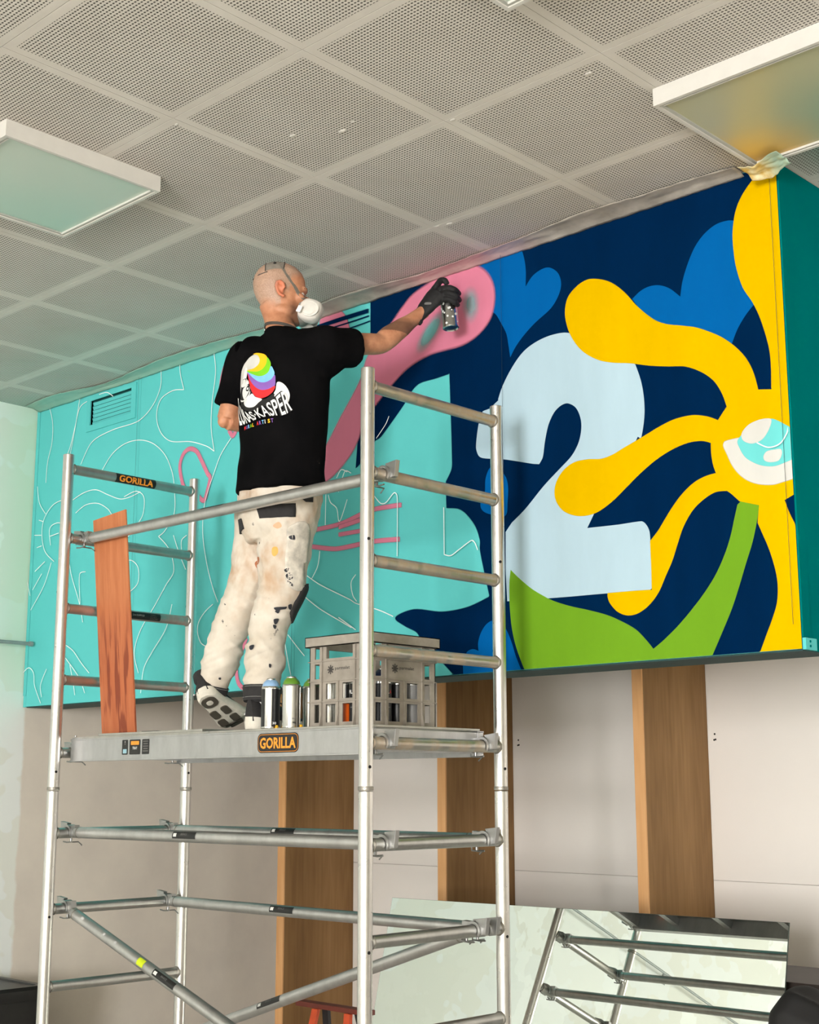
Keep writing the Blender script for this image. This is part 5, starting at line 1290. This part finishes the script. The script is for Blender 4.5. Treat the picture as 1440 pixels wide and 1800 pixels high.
for x, y, lab in ((-.547, .105, 'small yellow nozzle cap lying between the two front spray cans'), (-.452, .132, 'small yellow nozzle cap lying by the corner of the crate')):
    o = thing('nozzle_cap', (x, y, zt), lab, 'nozzle cap', 'loose nozzle caps')
    MB().lathe([(.0062, 0), (.0066, .001), (.0062, .010), (.0045, .0125), (.0001, .013)], (x, y, zt), n=14).build('cap', mat('cap_yellow', srgb(222, 170, 20), .5), o)
    MB().tube((x, y-.0065, zt+.008), (x, y-.005, zt+.008), .0018, 8).build('spray_hole', m_hole, o)

# ---- milk crate
CX0, CX1, CY0, CY1, CZ0, CH = -.448, -.150, .165, .485, zt, .312
m_crate = mat('crate_plastic', srgb(150, 142, 130), .55, var=.12, scale=22, bump=.05)
crate = thing('milk_crate', ((CX0+CX1)/2, (CY0+CY1)/2, CZ0), 'grey plastic milk crate full of spray cans at the right end of the platform', 'crate')
rows = [0.018, .088, .158, .226, .272]              # heights of the horizontal bars
def crate_side(fn, W, name):
    """fn(a, d, z): a along the face 0..W, d outwards"""
    b = MB()
    RECT = []
    def bx(a0, a1, d0, d1, z0, z1):
        if d1 == 0: RECT.append((a0, a1, z0, z1)); return
        b.add([fn(a, d, z) for a in (a0, a1) for d in (d0, d1) for z in (z0, z1)], [(0,1,3,2),(4,6,7,5),(0,4,5,1),(2,3,7,6),(0,2,6,4),(1,5,7,3)])
    c = [0, W*.225, W*.5, W*.775, W]
    t_ = .004
    bx(0, W, -t_, 0, 0, rows[0]); bx(0, W, -t_, 0, CH-.036, CH)
    for z in rows[1:4]: bx(0, W, -t_, 0, z-.0085, z+.0085)
    for i, a in enumerate(c):
        wv = .0165 if i not in (0, 4) else .026
        a0, a1 = max(0, a-wv), min(W, a+wv)
        top = rows[2] if i == 2 else CH-.036
        bx(a0, a1, -t_, 0, rows[0], top)
    bx(c[1], c[3], -t_, 0, rows[2], rows[3])         # solid logo panel
    ga = sorted({round(v, 5) for r0 in RECT for v in r0[:2]}); gz = sorted({round(v, 5) for r0 in RECT for v in r0[2:]})
    for a0, a1 in zip(ga, ga[1:]):
        for z0, z1 in zip(gz, gz[1:]):
            ma, mz = (a0+a1)/2, (z0+z1)/2
            if any(r0[0] < ma < r0[1] and r0[2] < mz < r0[3] for r0 in RECT):
                b.add([fn(a, d, z) for a in (a0, a1) for d in (-t_, 0) for z in (z0, z1)], [(0,1,3,2),(4,6,7,5),(0,4,5,1),(2,3,7,6),(0,2,6,4),(1,5,7,3)])
    o_ = b.build(name, m_crate, crate, smooth=False)
    f = MB(); b = f
    for z in rows[1:4]: bx(-.002, W+.002, 0, .006, z-.0014, z+.0014)
    for i, a in enumerate(c[1:-1]):
        if i == 1: bx(a-.0014, a+.0014, 0, .006, rows[0], rows[2])
        else: bx(a-.0014, a+.0014, 0, .006, rows[0], CH-.036)
    for i, a in enumerate(c):                         # flared feet
        if a in (0, W): continue
        poly = [(0, 0), (.016, 0), (.010, .03), (0, .07)]
        f.prism(poly, lambda d, z, q, a=a: fn(a+q, d, z), -.0016, .0016)
    f.build('rib', m_crate, o_, smooth=False)
    r_ = MB(); b = r_
    bx(-.012, W+.012, .0, .012, CH-.003, CH); bx(-.012, W+.012, .0, .012, CH-.036, CH-.033); bx(-.012, W+.012, .009, .012, CH-.036, CH)
    r_.build('rim', m_crate, o_, smooth=False)
    g = MB(); b = g; bx(-.014, W+.014, 0, .016, 0, .004); g.build('foot_flange', m_crate, o_, smooth=False)
    pp = lambda a, z: fn(W*.5+a, .0006, (rows[2]+rows[3])/2+z)
    m_ink = mat('crate_print', srgb(70, 66, 62), .7)
    lettering('lettering', 'parmalat', lambda a, z: pp(a+.016, z+.006), .072, .014, m_ink, o_, offset=.01)
    fl = MB()
    for k in range(8):
        q = 2*pi*k/8; P = [(.006*cos(q-.5), .006*sin(q-.5)), (.016*cos(q-.18), .016*sin(q-.18)), (.016*cos(q+.18), .016*sin(q+.18)), (.006*cos(q+.5), .006*sin(q+.5))]
        fl.add([pp(-.042+a, .004+z) for a, z in P], [(0, 1, 2, 3)])
    fl.add([pp(-.042+.007*cos(2*pi*k/10), .004+.007*sin(2*pi*k/10)) for k in range(10)], [tuple(range(10))]); fl.build('flower_print', m_ink, o_, smooth=False)
    return o_
crate_side(lambda a, d, z: V((CX0+a, CY0-d, CZ0+z)), CX1-CX0, 'side_wall')
crate_side(lambda a, d, z: V((CX1+d, CY0+a, CZ0+z)), CY1-CY0, 'side_wall')
crate_side(lambda a, d, z: V((CX1-a, CY1+d, CZ0+z)), CX1-CX0, 'side_wall')
crate_side(lambda a, d, z: V((CX0-d, CY1-a, CZ0+z)), CY1-CY0, 'side_wall')
b = MB()
for k in range(7): b.box(CX0, CX1, CY0+.004+k*.0505, CY0+.014+k*.0505, CZ0, CZ0+.005)
for k in range(6): b.box(CX0+.004+k*.0555, CX0+.014+k*.0555, CY0, CY1, CZ0, CZ0+.005)
b.build('base_grid', m_crate, crate, smooth=False)
YEL, BLU, BLK, GRN = ('yellow', srgb(214, 178, 40)), ('dark_blue', srgb(24, 44, 84)), ('black', srgb(26, 26, 28)), ('green', srgb(96, 142, 42))
cz = CZ0+.0056; full = [(-pi, pi, .006, .140, m_lblk)]
FLT = lambda c: [('FL', c-.22, .112, .020, .012, m_lwht), ('A', c+.30, .112, .010, .012, m_lred), ('PAINT', c, .060, .020, .004, m_lgry)]
fy = face_angle(v=(0, -1, 0)); fx = face_angle(v=(1, 0, 0))
inside = [(-.405, .215, 'silver spray can in the left front corner of the crate', YEL, [], None, .175), (-.328, .212, 'orange banded spray can near the front of the crate', BLK, [(-pi, 0, .004, .075, m_lor)], None, .15), (-.250, .212, 'black spray can behind the printed front of the crate', BLK, full, FLT(fy), .15),
          (-.195, .268, 'black spray can with a dark blue top near the crate corner', BLU, full, FLT(fx-.1), .165), (-.196, .345, 'plain black spray can in the middle of the crate side', BLK, full, None, .15), (-.195, .415, 'grey spray can along the right side of the crate', BLK, [(-pi, pi, .006, .142, m_lgry)], None, .15),
          (-.235, .448, None, None, None, None, 0), (-.405, .30, 'silver spray can by the left wall of the crate', GRN, [], None, .148), (-.30, .33, 'silver spray can in the centre of the crate', BLU, [], None, .15), (-.400, .41, 'black spray can in the far left corner of the crate', YEL, full, None, .15)]
for x, y, lab, dm_, arcs, tx, h in inside:
    if lab is None: continue
    spray_can((x, y, cz), lab, dm_, arcs, group='spray cans inside the milk crate', text=tx, rot=0, h=h, nozzle=False)
spray_can((-.268, .440, cz), 'black spray can with a yellow top in the far right corner of the crate', YEL, full, group='spray cans inside the milk crate', text=FLT(fx), h=.18, nozzle=False)

# ---- the can in the gloved hand
c0, c1 = V(CAN[0]), V(CAN[1]); ax = (c1-c0).normalized()
u_, w_, d_ = basis(ax)
fa = atan2(V((.668, -.744, 0)).dot(w_), V((.668, -.744, 0)).dot(u_))
hc = spray_can(tuple(c0), 'silver spray can held upright in the gloved hand against the pink paint', ('pink', srgb(226, 130, 160)), [], tuple(ax), 'spray paint cans', None, 0, .140)
spots = MB()
rnd = random.Random(3)
for k in range(16):
    a0, z0 = fa+rnd.uniform(-1.3, 1.3), rnd.uniform(.012, .10); s = rnd.uniform(.003, .0055); n = 8
    spots.add([c0+ax*(z0+s*sin(2*pi*i/n))+(u_*cos(a0+s*cos(2*pi*i/n)/.033)+w_*sin(a0+s*cos(2*pi*i/n)/.033))*.0332 for i in range(n)], [tuple(range(n))])
so = spots.build('printed_spots', m_lwht, hc, smooth=False); so['kind'] = 'stuff'

# ---- painted board leaning on the guard rail
t = NT('red_oxide_board'); o_ = t.pos(); wx, wy, wz = t.sep(o_)
g = t.noise(t.mapping(o_, (30, 30, 2.2)), 1.0, 5, .6)
drip = t.math('MULTIPLY', t.range(t.noise(t.mapping(o_, (34, 34, 1.4), (2, 0, 0)), 1.0, 3), .5, .58), t.range(wz, 2.25, 1.95))
c = t.ramp(g, [(0.3, srgb(176, 102, 62)), (0.7, srgb(200, 128, 84))])
c = t.mix(t.math('MULTIPLY', t.range(wz, 2.3, 2.0), .45), c, srgb(168, 84, 52)); c = t.mix(t.math('MULTIPLY', drip, .75), c, srgb(116, 48, 32))
t.set(c, .6, 0, .3)
bl = V((-1.728, .200, DZ+.011)); br = V((-1.485, .192, DZ+.011)); up_ = (V((-1.741, .122, 2.545))-bl)
tlb, trb = bl+up_, br+(V((-1.505, .116, 2.560))-br)
nb = (br-bl).cross(up_).normalized()*.0075
bd = MB(); bd.add([bl, br, trb, tlb, bl+nb, br+nb, trb+nb, tlb+nb], [(0, 1, 2, 3), (7, 6, 5, 4), (0, 4, 5, 1), (1, 5, 6, 2), (2, 6, 7, 3), (3, 7, 4, 0)])
tag(bd.build('painted_board', t.m, None, smooth=False, bevel=.0012), 'terracotta painted board with dark drips leaning at the left of the platform', 'board')

# ---- mirror leaning in the alcove against a dark bench
LEAN, MYAW = radians(13.68), radians(1.99)
mtl = V((-1.694, 1.852, .936)); mtr = V((.443, 1.783, .957)); xd = (mtr-mtl).normalized()
nd = V((-sin(MYAW)*cos(LEAN), -cos(MYAW)*cos(LEAN), sin(LEAN))); ud = nd.cross(xd).normalized()
if ud.z < 0: ud = -ud
H_ = .90; WM = (mtr-mtl).length
mf = lambda a, s, d: mtl+xd*a-ud*s+nd*d
mir = thing('mirror', tuple(mf(WM/2, H_, 0)), 'large frameless mirror leaning in the alcove, reflecting the scaffold', 'mirror')
t = NT('mirror_silver'); o_ = t.pos()
cl = t.range(t.noise(t.mapping(o_, (1, 1, 1), (4.2, 0, 1.0)), 2.3, 5, .62), .50, .515); x_ = t.sep(o_)[0]
mottle = t.math('MULTIPLY', cl, t.range(x_, -.2, -.7))  # patchy, slightly darker areas towards the left end
t.set(t.mix(t.math('MULTIPLY', mottle, .25), (.83, .88, .845, 1), (.76, .81, .76, 1)), 0.0, 1.0)
m_mirror = t.m
b = MB(); b.add([mf(0, 0, 0), mf(WM, 0, 0), mf(WM, H_, 0), mf(0, H_, 0)], [(0, 1, 2, 3)]); b.build('glass_face', m_mirror, mir, smooth=False)
b = MB(); b.add([mf(x, s, d) for x in (-.001, WM+.001) for s in (-.001, H_) for d in (-.0005, -.006)], [(0,1,3,2),(4,6,7,5),(0,4,5,1),(2,3,7,6),(0,2,6,4),(1,5,7,3)]); b.build('backing', mat('mirror_back', srgb(60, 72, 66), .5), mir, smooth=False)
for a_, lab in ((.25, 'timber block under the left end of the leaning mirror'), (WM-.25, 'timber block under the right end of the leaning mirror')):
    q = mf(a_, H_, 0); tag(MB().box(q.x-.06, q.x+.06, q.y-.06, q.y+.06, 0, min(mf(a_-.06, H_, 0).z, mf(a_+.06, H_, 0).z)-.004).build('timber_block', m_ply, None, smooth=False, bevel=.002), lab, 'wood block', 'blocks under the mirror')
# dark bench behind it
o = thing('bench', (.2, 2.1, 0), 'dark wooden bench against the far wall behind the mirror', 'bench')
m_bench = mat('bench_dark', srgb(62, 52, 46), .5, var=.12, scale=8)
MB().box(-1.6, 2.6, 1.852, 2.32, .700, .735).build('bench_top', m_bench, o, smooth=False, bevel=.003)
for x in (-1.5, -.15, 1.2, 2.5): MB().box(x-.03, x+.03, 1.90, 2.28, 0, .699).build('leg', m_bench, o, smooth=False)
MB().box(-1.47, 2.47, 2.24, 2.27, .35, .699).build('back_panel', m_bench, o, smooth=False)

# ---- red trestle behind the scaffold
tz = .585; o = thing('trestle', (-1.30, 1.0, 0), 'dark red folding trestle standing behind the scaffold', 'trestle')
m_tred = mat('trestle_red', srgb(104, 38, 22), .5, var=.1); m_tor = mat('trestle_orange', srgb(200, 72, 24), .5, var=.1); m_tbk = mat('trestle_black', srgb(34, 28, 28), .6)
MB().box(-1.40, -.98, .975, 1.025, tz-.020, tz).build('top_beam', m_tred, o, smooth=False, bevel=.002)
for x, s in ((-1.27, -1), (-1.08, 1)):
    for y, q, m in ((.972, -1, m_tor), (1.028, 1, m_tbk)):
        b = MB(); p0, p1 = V((x, y, tz-.02)), V((x+s*.06, y+q*.11, .001)); w_ = V((.017, 0, 0)); dv = V((0, .008, 0))
        b.add([p0-w_-dv, p0+w_-dv, p0+w_+dv, p0-w_+dv, p1-w_-dv, p1+w_-dv, p1+w_+dv, p1-w_+dv], [(0,1,2,3),(7,6,5,4),(0,4,5,1),(1,5,6,2),(2,6,7,3),(3,7,4,0)]); b.build('leg', m, o, smooth=False)
for y, q in ((.972, -1), (1.028, 1)): MB().box(-1.30, -1.06, y+q*.06-.006, y+q*.06+.006, .27, .30).build('stretcher', m_tred, o, smooth=False)

# ---- dark tub by the left wall and dark bag behind the mirror
o = thing('storage_tub', (-3.25, .62, 0), 'black plastic tub at the bottom left corner of the picture', 'tub')
m_tub = mat('tub_black', srgb(30, 29, 28), .4, var=.15)
R = lambda w, d, r, z: [V((-3.25+a, .62+b_, z)) for a, b_ in rrect(w, d, r, 6)]
MB().rings([R(.42, .30, .04, .002), R(.44, .32, .04, .02), R(.49, .36, .05, .44), R(.49, .36, .05, .46)]).build('body', m_tub, o)
MB().rings([R(.52, .39, .055, .455), R(.53, .40, .06, .462), R(.53, .40, .06, .505), R(.50, .37, .05, .520), R(.44, .31, .04, .520), R(.43, .30, .04, .512)]).build('lid', m_tub, o)
MB().box(-3.37, -3.13, .415, .422, .30, .40).build('side_panel', mat('tub_brown_reflection', srgb(74, 62, 48), .6), o, smooth=False, bevel=.002)  # brownish reflection on the tub's panel, put into its colour
o = thing('tool_bag', (.66, 1.62, 0), 'black soft bag standing by the right end of the mirror', 'bag')
m_bag = mat('bag_black', srgb(18, 17, 17), .7, var=.2, scale=14, bump=.2)
bg = MB(); R = []
for i in range(13):
    z = .70*i/12; s = 1-.10*(i/12)**4-(.35 if i == 12 else 0); R.append([V((.66+a*s+.02*sin(z*6), 1.62+b_*s, z+.001)) for a, b_ in rrect(.40, .24, .09, 6)])
bg.v = []; bg.rings(R)
for q in bg.v:
    if q.z > .5: q.z += (q.z-.5)/.2*(.075*cos((q.x-.56)*9)-.02)
bm_ = remeshed(bg, .012, 6); fold_noise(bm_, lambda p: .012*noise.noise(p*7))
bo_ = obj_from(bm_, 'body', m_bag, o)
MB().path([(.72, 1.53, .67), (.73, 1.52, .74), (.80, 1.52, .74), (.82, 1.53, .67)], .012, 8).build('handle', m_bag, o)
MB().box(.54, .80, 1.47, 1.52, .12, .45).build('pocket', m_bag, o, smooth=False, bevel=.01)
